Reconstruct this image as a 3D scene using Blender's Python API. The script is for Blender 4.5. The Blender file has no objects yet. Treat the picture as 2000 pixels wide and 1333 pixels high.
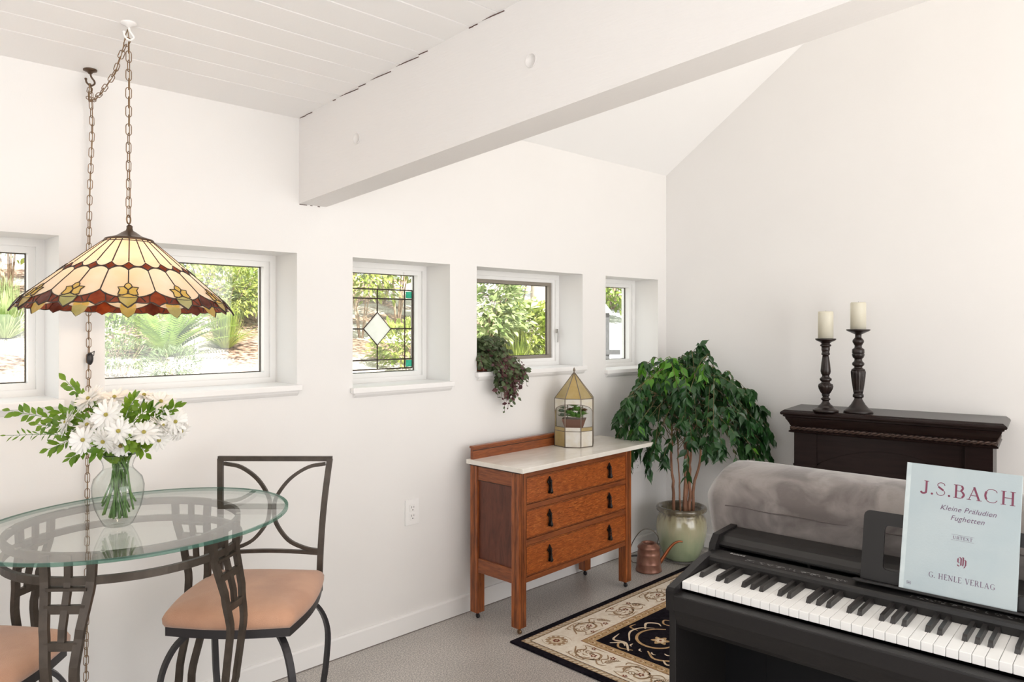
import bpy, bmesh, math, random
from mathutils import Vector, Matrix, noise as mnoise
PI = math.pi
scene = bpy.context.scene
COL = scene.collection
random.seed(7)

# ------------------------------------------------------------------ camera
HC = 1.45                       # eye height
F_PX = 1450.0                   # focal length in pixels of a 2000 px wide frame
YAW = math.radians(45.55)       # angle between the view and the window wall
cd = bpy.data.cameras.new('camera'); cam = bpy.data.objects.new('camera', cd); COL.objects.link(cam)
cam.location = (0, 0, HC)
cam.rotation_euler = (PI/2, 0, YAW - PI/2)
cd.sensor_width = 36; cd.lens = 36*F_PX/2000; cd.shift_y = -31.5/2000
cd.clip_start = 0.05; cd.clip_end = 200
scene.camera = cam

# ------------------------------------------------------------------ light
scene.view_settings.view_transform = 'Standard'; scene.view_settings.look = 'None'
scene.view_settings.gamma = 1; scene.view_settings.use_curve_mapping = False
scene.view_settings.exposure = 0.05
w = bpy.data.worlds.new('sky'); scene.world = w; w.use_nodes = True
bg = w.node_tree.nodes['Background']; bg.inputs[0].default_value = (0.93, 0.96, 1.0, 1); bg.inputs[1].default_value = 1.9
def lamp(name, kind, loc, rot, energy, color=(1,1,1), **kw):
    d = bpy.data.lights.new(name, kind); d.energy = energy; d.color = color
    for k, v in kw.items(): setattr(d, k, v)
    o = bpy.data.objects.new(name, d); o.location = loc; o.rotation_euler = rot; COL.objects.link(o); return o
def aim(o, d):
    o.rotation_euler = Vector(d).to_track_quat('-Z', 'Y').to_euler()
sun = lamp('sun', 'SUN', (0, 6, 10), (0, 0, 0), 15.0, (1.0, 0.955, 0.89), angle=math.radians(1.0)); aim(sun, (0.12, 0.66, -0.74))
# daylight of the wide glass doors behind the photographer and of the glazing on the left
l1 = lamp('south_daylight', 'AREA', (1.9, -3.42, 1.45), (0, 0, 0), 84, (1.0, 0.975, 0.955), shape='RECTANGLE', size=4.6, size_y=2.3); aim(l1, (0, 1, -0.12))
l2 = lamp('west_daylight', 'AREA', (-2.42, -0.6, 1.4), (0, 0, 0), 17, (1.0, 0.97, 0.94), shape='RECTANGLE', size=3.2, size_y=2.0); aim(l2, (1, 0.1, 0))

l3 = lamp('ceiling_fill', 'AREA', (-1.15, 0.55, 1.45), (PI, 0, 0), 11, (1.0, 0.98, 0.96), shape='DISK', size=0.4)  # added fill light out of view, aimed up to brighten the boarded ceiling
l4 = lamp('soffit_fill', 'AREA', (2.2, -1.0, 0.9), (PI, 0, 0), 13, (1.0, 0.98, 0.96), shape='DISK', size=0.4)  # second added fill, also unseen, lifting the beam soffit and the vault
# ------------------------------------------------------------------ room numbers
D = 2.84                                         # window wall
CX = 4.239; RD = Vector((0.1669, -0.986, 0)).normalized(); RN = Vector((-0.986, -0.1669, 0)).normalized()  # east wall: corner, run, inward normal
def ceil_low(y): return 2.313 + 0.066*(D - y)
RIDGE = -0.4
def ceil_high(y): return 2.453 + 0.79*(D - y) if y >= RIDGE else 2.453 + 0.79*(D - RIDGE) - 0.79*(RIDGE - y)
FW = Vector((math.cos(YAW), math.sin(YAW), 0)); RT = Vector((math.sin(YAW), -math.cos(YAW), 0))
def at(px, depth):                               # ground position of a sight line at a given distance
    p = (FW + RT*((px-1000)/F_PX))*depth; return p.x, p.y

# ------------------------------------------------------------------ materials
MATS = {}
def nodes_of(m): return m.node_tree.nodes, m.node_tree.links
def pm(name, col, rough=0.5, metal=0.0, spec=0.5, col2=None, nscale=20, ndet=4, stretch=(1,1,1), lo=0.35, hi=0.65,
       bump=0.0, bscale=60, coat=0.0, trans=0.0, sheen=0.0, emis=None, emis_s=0, coords='Object', dist=0.0):
    if name in MATS: return MATS[name]
    m = bpy.data.materials.new(name); m.use_nodes = True; N, L = nodes_of(m); b = N['Principled BSDF']
    b.inputs['Base Color'].default_value = (*col, 1); b.inputs['Roughness'].default_value = rough; b.inputs['Metallic'].default_value = metal
    b.inputs['Specular IOR Level'].default_value = spec; b.inputs['Coat Weight'].default_value = coat
    b.inputs['Sheen Weight'].default_value = sheen; b.inputs['Transmission Weight'].default_value = trans
    if emis: b.inputs['Emission Color'].default_value = (*emis, 1); b.inputs['Emission Strength'].default_value = emis_s
    tc = N.new('ShaderNodeTexCoord'); mp = N.new('ShaderNodeMapping'); L.new(tc.outputs[coords], mp.inputs[0]); mp.inputs['Scale'].default_value = stretch
    if col2 is not None:
        nz = N.new('ShaderNodeTexNoise'); nz.inputs['Scale'].default_value = nscale; nz.inputs['Detail'].default_value = ndet; nz.inputs['Distortion'].default_value = dist
        L.new(mp.outputs[0], nz.inputs['Vector'])
        cr = N.new('ShaderNodeValToRGB'); cr.color_ramp.elements[0].position = lo; cr.color_ramp.elements[1].position = hi
        cr.color_ramp.elements[0].color = (*col, 1); cr.color_ramp.elements[1].color = (*col2, 1)
        L.new(nz.outputs[0], cr.inputs[0]); L.new(cr.outputs[0], b.inputs['Base Color'])
    if bump:
        n2 = N.new('ShaderNodeTexNoise'); n2.inputs['Scale'].default_value = bscale; n2.inputs['Detail'].default_value = 4
        L.new(mp.outputs[0], n2.inputs['Vector']); bp = N.new('ShaderNodeBump'); bp.inputs['Strength'].default_value = bump; bp.inputs['Distance'].default_value = 0.01
        L.new(n2.outputs[0], bp.inputs['Height']); L.new(bp.outputs[0], b.inputs['Normal'])
    MATS[name] = m; return m
def leafmat(name, col, col2, rough=0.4, tr=0.35, nscale=9):
    m = pm(name, col, rough, col2=col2, nscale=nscale, lo=0.3, hi=0.7); N, L = nodes_of(m); b = N['Principled BSDF']
    t = N.new('ShaderNodeBsdfTranslucent'); mx = N.new('ShaderNodeMixShader'); mx.inputs[0].default_value = tr
    cr = [n for n in N if n.type == 'VALTORGB'][0]; L.new(cr.outputs[0], t.inputs[0])
    out = N['Material Output']; L.new(b.outputs[0], mx.inputs[1]); L.new(t.outputs[0], mx.inputs[2]); L.new(mx.outputs[0], out.inputs[0]); return m
def glassmat(name, tint, refl=0.9, base=0.04, rough=0.0):
    if name in MATS: return MATS[name]
    m = bpy.data.materials.new(name); m.use_nodes = True; N, L = nodes_of(m); N.remove(N['Principled BSDF'])
    t = N.new('ShaderNodeBsdfTransparent'); t.inputs[0].default_value = (*tint, 1); g = N.new('ShaderNodeBsdfGlossy'); g.inputs['Roughness'].default_value = rough
    g.inputs['Roughness'].default_value = rough
    lw = N.new('ShaderNodeLayerWeight'); lw.inputs[0].default_value = 0.5; pw = N.new('ShaderNodeMath'); pw.operation = 'POWER'; pw.inputs[1].default_value = 5.0; L.new(lw.outputs['Facing'], pw.inputs[0])
    mu = N.new('ShaderNodeMath'); mu.operation = 'MULTIPLY_ADD'; mu.inputs[1].default_value = refl*0.96; mu.inputs[2].default_value = base; L.new(pw.outputs[0], mu.inputs[0])
    mx = N.new('ShaderNodeMixShader'); L.new(mu.outputs[0], mx.inputs[0]); L.new(t.outputs[0], mx.inputs[1]); L.new(g.outputs[0], mx.inputs[2])
    L.new(mx.outputs[0], N['Material Output'].inputs[0]); MATS[name] = m; return m
def artglass(name, col, col2, tr=0.6, rough=0.25, nscale=8, stretch=(1,1,1)):
    m = leafmat(name, col, col2, rough, tr, nscale)
    [n for n in m.node_tree.nodes if n.type == 'MAPPING'][0].inputs['Scale'].default_value = stretch; return m
def woodmat(name, dark, light, stretch, scale=14, rough=0.38, flake=None):
    if name in MATS: return MATS[name]
    m = bpy.data.materials.new(name); m.use_nodes = True; N, L = nodes_of(m); b = N['Principled BSDF']; b.inputs['Roughness'].default_value = rough
    tc = N.new('ShaderNodeTexCoord'); mp = N.new('ShaderNodeMapping'); mp.inputs['Scale'].default_value = stretch; L.new(tc.outputs['Object'], mp.inputs[0])
    nz = N.new('ShaderNodeTexNoise'); nz.inputs['Scale'].default_value = scale; nz.inputs['Detail'].default_value = 8; nz.inputs['Roughness'].default_value = 0.65; nz.inputs['Distortion'].default_value = 0.6
    L.new(mp.outputs[0], nz.inputs['Vector']); cr = N.new('ShaderNodeValToRGB'); e = cr.color_ramp.elements; e[0].position = 0.32; e[1].position = 0.68; e[0].color = (*dark, 1); e[1].color = (*light, 1)
    L.new(nz.outputs[0], cr.inputs[0]); src = cr.outputs[0]
    if flake:                                    # bright medullary rays of quartersawn oak
        mp2 = N.new('ShaderNodeMapping'); mp2.inputs['Scale'].default_value = flake[1]; L.new(tc.outputs['Object'], mp2.inputs[0])
        n2 = N.new('ShaderNodeTexNoise'); n2.inputs['Scale'].default_value = 9; n2.inputs['Detail'].default_value = 3; n2.inputs['Distortion'].default_value = 1.6; L.new(mp2.outputs[0], n2.inputs['Vector'])
        c2 = N.new('ShaderNodeValToRGB'); c2.color_ramp.elements[0].position = 0.57; c2.color_ramp.elements[1].position = 0.62
        L.new(n2.outputs[0], c2.inputs[0]); mx = N.new('ShaderNodeMix'); mx.data_type = 'RGBA'; mx.inputs[7].default_value = (*flake[0], 1)
        mm = N.new('ShaderNodeMath'); mm.operation = 'MULTIPLY'; mm.inputs[1].default_value = 0.55; L.new(c2.outputs[0], mm.inputs[0]); L.new(mm.outputs[0], mx.inputs[0]); L.new(cr.outputs[0], mx.inputs[6]); src = mx.outputs[2]
    L.new(src, b.inputs['Base Color']); bp = N.new('ShaderNodeBump'); bp.inputs['Strength'].default_value = 0.12; bp.inputs['Distance'].default_value = 0.004; L.new(nz.outputs[0], bp.inputs['Height']); L.new(bp.outputs[0], b.inputs['Normal'])
    MATS[name] = m; return m

# ------------------------------------------------------------------ mesh builder
class MB:
    def __init__(s): s.v = []; s.f = []; s.m = []; s.sm = []
    def add(s, vs, fs, mi=0, smooth=False):
        o = len(s.v); s.v += [tuple(p) for p in vs]
        for f in fs: s.f.append([o+i for i in f]); s.m.append(mi); s.sm.append(smooth)
        return s
    def box(s, x0, x1, y0, y1, z0, z1, mi=0):
        vs = [(x, y, z) for z in (z0, z1) for y in (y0, y1) for x in (x0, x1)]
        return s.add(vs, [(0,2,3,1), (4,5,7,6), (0,1,5,4), (2,6,7,3), (0,4,6,2), (1,3,7,5)], mi)
    def bbox(s, x0, x1, y0, y1, z0, z1, b=0.004, mi=0):     # box with chamfered edges
        if min(x1-x0, y1-y0, z1-z0) < 2.2*b: b = min(x1-x0, y1-y0, z1-z0)/3
        bm = bmesh.new(); bmesh.ops.create_cube(bm, size=1)
        for v in bm.verts: v.co = Vector(((x0+x1)/2+v.co.x*(x1-x0), (y0+y1)/2+v.co.y*(y1-y0), (z0+z1)/2+v.co.z*(z1-z0)))
        bmesh.ops.bevel(bm, geom=bm.edges[:], offset=b, segments=2, profile=0.6, affect='EDGES'); return s.bm(bm, mi)
    def bm(s, bm, mi=0, smooth=False, M=None):
        bm.verts.ensure_lookup_table(); vs = [(M @ v.co if M else v.co)[:] for v in bm.verts]; s.add(vs, [[v.index for v in f.verts] for f in bm.faces], mi, smooth); bm.free(); return s
    def tube(s, path, r, n=8, closed=False, mi=0, caps=True, flat=None):
        P = [Vector(p) for p in path]; k = len(P); R = r if isinstance(r, (list, tuple)) else [r]*k; vs = []; up = None
        for i, p in enumerate(P):
            if closed: t = P[(i+1) % k]-P[i-1]
            else: t = P[min(i+1, k-1)]-P[max(i-1, 0)]
            if t.length < 1e-9: t = Vector((0, 0, 1))
            t.normalize()
            if up is None:
                up = Vector(flat[0]) if flat else (Vector((0, 0, 1)) if abs(t.z) < 0.9 else Vector((1, 0, 0)))
            if flat: up = Vector(flat[0])
            a = t.cross(up)
            if a.length < 1e-5: a = t.cross(Vector((0.3, 0.9, 0.1)))
            a.normalize(); up = a.cross(t).normalized()
            for j in range(n):
                th = 2*PI*(j+0.5)/n
                ca, sa = math.cos(th), math.sin(th)
                if flat:                           # flat = (up, half across, half along up): rectangular bar
                    q = math.sqrt(2) if n == 4 else 1; vs.append(p + a*ca*q*flat[1]*R[i] + up*sa*q*flat[2]*R[i])
                else: vs.append(p + a*ca*R[i] + up*sa*R[i])
        fs = []
        for i in range(k if closed else k-1):
            for j in range(n):
                a0 = i*n+j; a1 = i*n+(j+1) % n; b0 = ((i+1) % k)*n+j; b1 = ((i+1) % k)*n+(j+1) % n; fs.append((a0, a1, b1, b0))
        if caps and not closed: fs += [tuple(range(n))[::-1], tuple(range((k-1)*n, k*n))]
        return s.add(vs, fs, mi, n > 4)
    def lathe(s, prof, n=32, c=(0, 0, 0), mi=0, flute=None, smooth=True, a0=0, a1=2*PI):
        vs = []; full = abs(a1-a0-2*PI) < 1e-6; m = n if full else n+1
        for i, (r, z) in enumerate(prof):
            for j in range(m):
                th = a0+(a1-a0)*j/n; rr = r
                if flute and flute[0] <= i <= flute[1]: rr = r*(1-0.09*abs(math.sin(flute[2]*th/2)))
                vs.append((c[0]+rr*math.cos(th), c[1]+rr*math.sin(th), c[2]+z))
        fs = []
        for i in range(len(prof)-1):
            for j in range(n):
                j1 = (j+1) % m if full else j+1; fs.append((i*m+j, i*m+j1, (i+1)*m+j1, (i+1)*m+j))
        if full:
            if prof[0][0] > 1e-6: fs.append(tuple(range(m))[::-1])
            if prof[-1][0] > 1e-6: fs.append(tuple(range((len(prof)-1)*m, len(prof)*m)))
        return s.add(vs, fs, mi, smooth)
    def prism(s, poly, ax, t0, t1, mi=0):          # poly in the two axes other than ax, extruded t0..t1 along ax
        n = len(poly)
        def mk(a, b, t): return {'x': (t, a, b), 'y': (a, t, b), 'z': (a, b, t)}[ax]
        vs = [mk(a, b, t0) for a, b in poly]+[mk(a, b, t1) for a, b in poly]
        return s.add(vs, [tuple(range(n))[::-1], tuple(range(n, 2*n))]+[(i, (i+1) % n, n+(i+1) % n, n+i) for i in range(n)], mi)
    def leaf(s, p, d, nrm, L, W, bend=0.2, fold=0.15, mi=0, tip=1.0, n=4, wprof=None):
        p = Vector(p); d = Vector(d).normalized(); nr = Vector(nrm); sd = d.cross(nr)
        if sd.length < 1e-4: sd = d.cross(Vector((0.2, 0.7, 0.6)))
        sd.normalize(); nr = sd.cross(d).normalized(); vs = []; prof = wprof or [0.12, 0.8, 1.0, 0.62, 0.02]; n = len(prof)-1
        for i in range(n+1):
            t = i/n; c = p+d*(L*t)-nr*(bend*L*t*t); w = prof[i]*W/2; h = nr*(fold*w)
            vs += [c-sd*w+h, c, c+sd*w+h]
        fs = []
        for i in range(n): fs += [(3*i, 3*i+1, 3*i+4, 3*i+3), (3*i+1, 3*i+2, 3*i+5, 3*i+4)]
        return s.add(vs, fs, mi, True)
    def sphere(s, c, r, u=12, v=8, mi=0, sc=(1, 1, 1)):
        bm = bmesh.new(); bmesh.ops.create_uvsphere(bm, u_segments=u, v_segments=v, radius=r)
        for q in bm.verts: q.co = Vector((c[0]+q.co.x*sc[0], c[1]+q.co.y*sc[1], c[2]+q.co.z*sc[2]))
        return s.bm(bm, mi, True)
    def build(s, name, mats, parent=None, M=None):
        me = bpy.data.meshes.new(name); me.from_pydata(s.v, [], s.f); 
        for m in (mats if isinstance(mats, (list, tuple)) else [mats]): me.materials.append(m)
        me.polygons.foreach_set('material_index', s.m); me.polygons.foreach_set('use_smooth', s.sm)
        bm = bmesh.new(); bm.from_mesh(me)
        if M: bmesh.ops.transform(bm, matrix=M, verts=bm.verts)
        if len(bm.faces) < 60000: bmesh.ops.recalc_face_normals(bm, faces=bm.faces)
        bm.to_mesh(me); bm.free(); me.update()
        o = bpy.data.objects.new(name, me); COL.objects.link(o)
        if parent: o.parent = parent
        return o
def thing(name, label, cat, loc=(0, 0, 0), rz=0, group=None):
    o = bpy.data.objects.new(name, None); COL.objects.link(o); o.location = loc; o.rotation_euler = (0, 0, rz); o.empty_display_size = 0.05
    o['label'] = label; o['category'] = cat
    if group: o['group'] = group
    return o
def tag(o, label, cat, group=None, kind=None):
    o['label'] = label; o['category'] = cat
    if group: o['group'] = group
    if kind: o['kind'] = kind
    return o
def struct(o): o['kind'] = 'structure'; return o
def lab(o, s): o['label'] = s; return o
def arc(fn, a, b, n): return [fn(a+(b-a)*i/n) for i in range(n+1)]
def bez(p0, p1, p2, p3, n=12):
    p0, p1, p2, p3 = map(Vector, (p0, p1, p2, p3)); o = []
    for i in range(n+1):
        t = i/n; u = 1-t; o.append(p0*u**3+p1*3*u*u*t+p2*3*u*t*t+p3*t**3)
    return o
def spline(pts, n=6):
    P = [Vector(p) for p in pts]; P = [P[0]*2-P[1]]+P+[P[-1]*2-P[-2]]; out = []
    for i in range(1, len(P)-2):
        for k in range(n):
            t = k/n; a, b, c, d = P[i-1:i+3]
            out.append(0.5*((2*b)+(c-a)*t+(2*a-5*b+4*c-d)*t*t+(3*b-a-3*c+d)*t**3))
    out.append(P[-2]); return out

# ------------------------------------------------------------------ shared materials
wallM = pm('wall paint', (0.85, 0.832, 0.812), 0.6, spec=0.25, col2=(0.86, 0.842, 0.822), nscale=3, bump=0.03, bscale=220)
ceilM = pm('ceiling paint', (0.95, 0.94, 0.93), 0.55, spec=0.25, bump=0.02, bscale=120)
beamM = pm('beam paint', (0.87, 0.845, 0.825), 0.55, spec=0.25, bump=0.16, bscale=26, stretch=(9, 0.6, 9))
trimM = pm('trim paint', (0.90, 0.885, 0.87), 0.35, spec=0.4)
frameM = pm('window frame vinyl', (0.90, 0.89, 0.87), 0.3, spec=0.5)
paneM = glassmat('window glass', (0.98, 1.0, 0.98), 0.6)
def concrete():
    m = bpy.data.materials.new('ground concrete'); m.use_nodes = True; N, L = nodes_of(m); b = N['Principled BSDF']
    tc = N.new('ShaderNodeTexCoord')
    def nz(sc, det, lo, hi, c0, c1):
        n = N.new('ShaderNodeTexNoise'); n.inputs['Scale'].default_value = sc; n.inputs['Detail'].default_value = det; L.new(tc.outputs['Object'], n.inputs['Vector'])
        c = N.new('ShaderNodeValToRGB'); c.color_ramp.elements[0].position = lo; c.color_ramp.elements[1].position = hi; c.color_ramp.elements[0].color = (*c0, 1); c.color_ramp.elements[1].color = (*c1, 1); L.new(n.outputs[0], c.inputs[0]); return c
    base = nz(2.2, 3, 0.35, 0.65, (0.53, 0.50, 0.47), (0.62, 0.585, 0.55)); fine = nz(170, 2, 0.40, 0.62, (0.42, 0.42, 0.42), (1.15, 1.13, 1.11))
    dark = nz(95, 1, 0.30, 0.36, (0.25, 0.25, 0.25), (1, 1, 1))
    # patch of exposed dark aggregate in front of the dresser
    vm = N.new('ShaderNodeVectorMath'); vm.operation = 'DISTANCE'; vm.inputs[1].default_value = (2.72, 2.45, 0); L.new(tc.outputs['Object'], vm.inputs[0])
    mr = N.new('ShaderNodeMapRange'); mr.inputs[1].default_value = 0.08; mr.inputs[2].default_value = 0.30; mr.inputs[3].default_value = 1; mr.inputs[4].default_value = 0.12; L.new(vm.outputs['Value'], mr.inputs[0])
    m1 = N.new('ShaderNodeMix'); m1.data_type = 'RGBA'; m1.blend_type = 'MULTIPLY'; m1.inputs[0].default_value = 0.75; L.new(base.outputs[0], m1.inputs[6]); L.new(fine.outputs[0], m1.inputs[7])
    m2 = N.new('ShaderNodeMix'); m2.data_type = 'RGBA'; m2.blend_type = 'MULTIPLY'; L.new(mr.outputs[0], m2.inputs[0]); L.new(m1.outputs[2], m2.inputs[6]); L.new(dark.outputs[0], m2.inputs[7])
    L.new(m2.outputs[2], b.inputs['Base Color']); b.inputs['Roughness'].default_value = 0.33; b.inputs['Specular IOR Level'].default_value = 0.45; return m
ironM = pm('bronze iron', (0.050, 0.038, 0.029), 0.42, 0.35, col2=(0.075, 0.058, 0.045), nscale=30, bump=0.05)
ironB = pm('black iron', (0.030, 0.027, 0.029), 0.4, 0.3)
brassM = pm('antique brass', (0.22, 0.135, 0.075), 0.38, 0.85, col2=(0.30, 0.19, 0.11), nscale=60)
darkM = pm('lead came', (0.07, 0.05, 0.04), 0.45, 0.6)

# ================================================================== SETTING
XW, YS, XE = -2.5, -3.5, 5.6
b = MB(); b.box(XW-0.1, 6.0, YS-0.2, D+0.012, -0.12, 0.0)
fl = struct(b.build('floor', concrete()))
b = MB(); b.add([Vector((1.29, 2.84, 0.0008)), Vector((1.298, 2.84, 0.0008)), Vector((1.308, 1.2, 0.0008)), Vector((1.300, 1.2, 0.0008))], [(0, 1, 2, 3)])
struct(b.build('trim_6', pm('saw cut', (0.2, 0.18, 0.165), 0.9)))

# unseen pale slab added outside the glass doors to bounce sun onto the ceiling
b = MB(); b.box(-3.0, 7.0, -10.5, YS-0.2, -0.14, -0.03); struct(b.build('floor', pm('bounce slab', (0.80, 0.785, 0.76), 0.8, col2=(0.74, 0.725, 0.70), nscale=6)))
# window wall with five openings
TOP = 1.750
WINS = [(-0.55, 0.658, 1.198), (0.799, 1.529, 1.198), (1.798, 2.356, 1.168), (2.533, 3.371, 1.205), (3.589, 4.143, 1.172)]
b = MB(); Y0, Y1 = D, D+0.30; xs = XW-0.2
b.box(XW-0.2, 4.9, Y0, Y1, TOP, 3.0)
for (x0, x1, zb) in WINS:
    b.box(xs, x0, Y0, Y1, 0, TOP); b.box(x0, x1, Y0, Y1, 0, zb); xs = x1
b.box(xs, 4.9, Y0, Y1, 0, TOP)
struct(b.build('wall_north', wallM))

def roofwall(name, p0, run, nrm, smax, th, topf, holes=(), z0=0):
    b = MB(); n = 24
    for i in range(n):
        s0, s1 = smax*i/n, smax*(i+1)/n
        A = p0+run*s0; B = p0+run*s1; o = -nrm*th; za, zb_ = topf(A.y), topf(B.y)
        b.add([A+Vector((0,0,z0)), B+Vector((0,0,z0)), B+Vector((0,0,zb_)), A+Vector((0,0,za)), A+o+Vector((0,0,z0)), B+o+Vector((0,0,z0)), B+o+Vector((0,0,zb_)), A+o+Vector((0,0,za))],
              [(0,1,2,3), (7,6,5,4), (3,2,6,7), (0,4,5,1)]+([(0,3,7,4)] if i == 0 else [])+([(1,5,6,2)] if i == n-1 else []))
    return b
b = roofwall('wall_east', Vector((CX, D, 0)), RD, RN, 6.3, 0.15, lambda y: ceil_high(y)+0.1); struct(b.build('wall_east', wallM))
b = MB(); b.box(XW-0.15, XW, YS-0.15, D+0.3, 0, 0.35); b.box(XW-0.15, XW, YS-0.15, D+0.3, 2.45, 3.1); b.box(XW-0.15, XW, 1.05, D+0.3, 0.35, 2.45); b.box(XW-0.15, XW, YS-0.15, -2.25, 0.35, 2.45)
struct(b.build('wall_west', wallM))
b = MB(); b.box(XW-0.15, -0.45, YS-0.15, YS, 0, 3.2); b.box(4.3, 5.7, YS-0.15, YS, 0, 3.2); b.box(-0.45, 4.3, YS-0.15, YS, 2.62, 3.2); b.box(-0.45, 4.3, YS-0.15, YS, 0, 0.06)
struct(b.build('wall_south', wallM))
# frames of the glazing behind the photographer
def big_frame(name, ax, c0, c1, z0, z1, pos, n):
    b = MB()
    for i in range(n+1):
        c = c0+(c1-c0)*i/n
        if ax == 'x': b.box(c-0.035, c+0.035, pos-0.05, pos+0.02, z0, z1)
        else: b.box(pos-0.02, pos+0.05, c-0.035, c+0.035, z0, z1)
    for z in (z0, z1):
        if ax == 'x': b.box(c0, c1, pos-0.05, pos+0.02, z-0.03, z+0.03)
        else: b.box(pos-0.02, pos+0.05, c0, c1, z-0.03, z+0.03)
    return struct(b.build(name, frameM))
big_frame('door_1', 'x', -0.41, 4.26, 0.1, 2.59, YS-0.07, 4); big_frame('window_6', 'y', -2.21, 1.01, 0.39, 2.41, XW-0.1, 3)

# boarded low ceiling: painted boards with grooves between them, following the roof slope
b = MB(); bw = 0.1245; y = D+0.02; first = True
while y > YS-0.1:
    yn = (D-0.215) if first else y-bw; first = False
    za, zb_ = ceil_low(y), ceil_low(yn); g = 0.0035
    b.prism([(y, za+0.03), (y, za+0.006), (y-g, za), (yn+g, zb_), (yn, zb_+0.006), (yn, zb_+0.03)], 'x', XW-0.1, 1.60); y = yn
b.prism([(D+0.3, ceil_low(D+0.3)+0.02), (YS-0.2, ceil_low(YS-0.2)+0.02), (YS-0.2, ceil_low(YS-0.2)+0.10), (D+0.3, ceil_low(D+0.3)+0.10)], 'x', XW-0.15, 1.60)
struct(b.build('ceiling', ceilM))
# vaulted ceiling beyond the beam
b = MB()
for (ya, yb) in ((D+0.3, RIDGE), (RIDGE, YS-0.2)):
    b.add([(1.60, ya, ceil_high(ya)), (6.2, ya, ceil_high(ya)), (6.2, yb, ceil_high(yb)), (1.60, yb, ceil_high(yb)), (1.60, ya, ceil_high(ya)+0.12), (6.2, ya, ceil_high(ya)+0.12), (6.2, yb, ceil_high(yb)+0.12), (1.60, yb, ceil_high(yb)+0.12)],
          [(0,1,2,3), (7,6,5,4), (0,4,5,1), (2,6,7,3), (0,3,7,4), (1,5,6,2)])
struct(b.build('ceiling', ceilM))
b = MB(); b.prism([(D+0.1, ceil_low(D)+0.02), (D+0.1, 2.6), (RIDGE, ceil_high(RIDGE)+0.1), (YS, ceil_high(YS)+0.1), (YS, ceil_low(YS)+0.02)], 'x', 1.585, 1.66)
struct(b.build('wall_gable', wallM))
# beam: sloping with the roof, square to the window wall
b = MB(); yA, yB = D+0.02, YS
def bz(y, t): return (ceil_low(y)+0.003) if t else (1.9575+0.0655*(D-y))
b.prism([(yA, bz(yA, 0)), (yA, bz(yA, 1)), (yB, bz(yB, 1)), (yB, bz(yB, 0))], 'x', 1.538, 1.667)
beam = struct(b.build('trim_1', beamM))
for (y, z) in ((2.401, 2.151), (1.49, 2.213), (0.62, 2.275)):
    q = MB(); pr = [(0.0215, 0), (0.0215, 0.0022), (0.0185, 0.0022), (0.0185, 0.0008), (0, 0.0008)]; q.lathe(pr, 24)
    o = q.build('bolt_plug', beamM, beam, Matrix.Translation((1.538, y, z)) @ Matrix.Rotation(-PI/2, 4, 'Y'))
# ragged dark shadow gap where boards meet the beam
gapM = pm('open gap', (0.10, 0.05, 0.04), 0.9); q = MB(); rr = random.Random(3); y = D-0.01
while y > 0.4:
    L_ = rr.choice([0.02, 0.05, 0.1, 0.16]); 
    if rr.random() < 0.62: q.box(1.5366, 1.5385, y-L_, y, bz(y-L_/2, 1)-0.0062, bz(y-L_/2, 1)-0.0035)
    y -= L_
for (xa, xb) in ((1.540, 1.575), (1.590, 1.600), (1.625, 1.636)): q.box(xa, xb, D-0.0012, D+0.001, 1.9535, 1.9562)
q.build('joint_gap', gapM, beam)

# baseboards
b = MB(); b.prism([(D, 0.004), (D-0.013, 0.004), (D-0.013, 0.083), (D-0.010, 0.091), (D, 0.091)], 'x', XW, CX+0.005)
struct(b.build('baseboard_north', trimM))
b = MB(); prof = [(0, 0.004), (0.013, 0.004), (0.013, 0.083), (0.010, 0.091), (0, 0.091)]; P0 = Vector((CX, D, 0)); vs = []
for s in (0.0, 6.2): vs += [P0+RD*s+RN*a+Vector((0, 0, z)) for a, z in prof]
b.add(vs, [tuple(range(5))[::-1], tuple(range(5, 10))]+[(i, (i+1) % 5, 5+(i+1) % 5, 5+i) for i in range(5)]); struct(b.build('baseboard_east', trimM))
b = MB(); b.box(XW, CX, D-0.0135, D-0.0005, 0.0, 0.004); struct(b.build('trim_2', pm('caulk shadow', (0.22, 0.19, 0.17), 0.9)))

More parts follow.
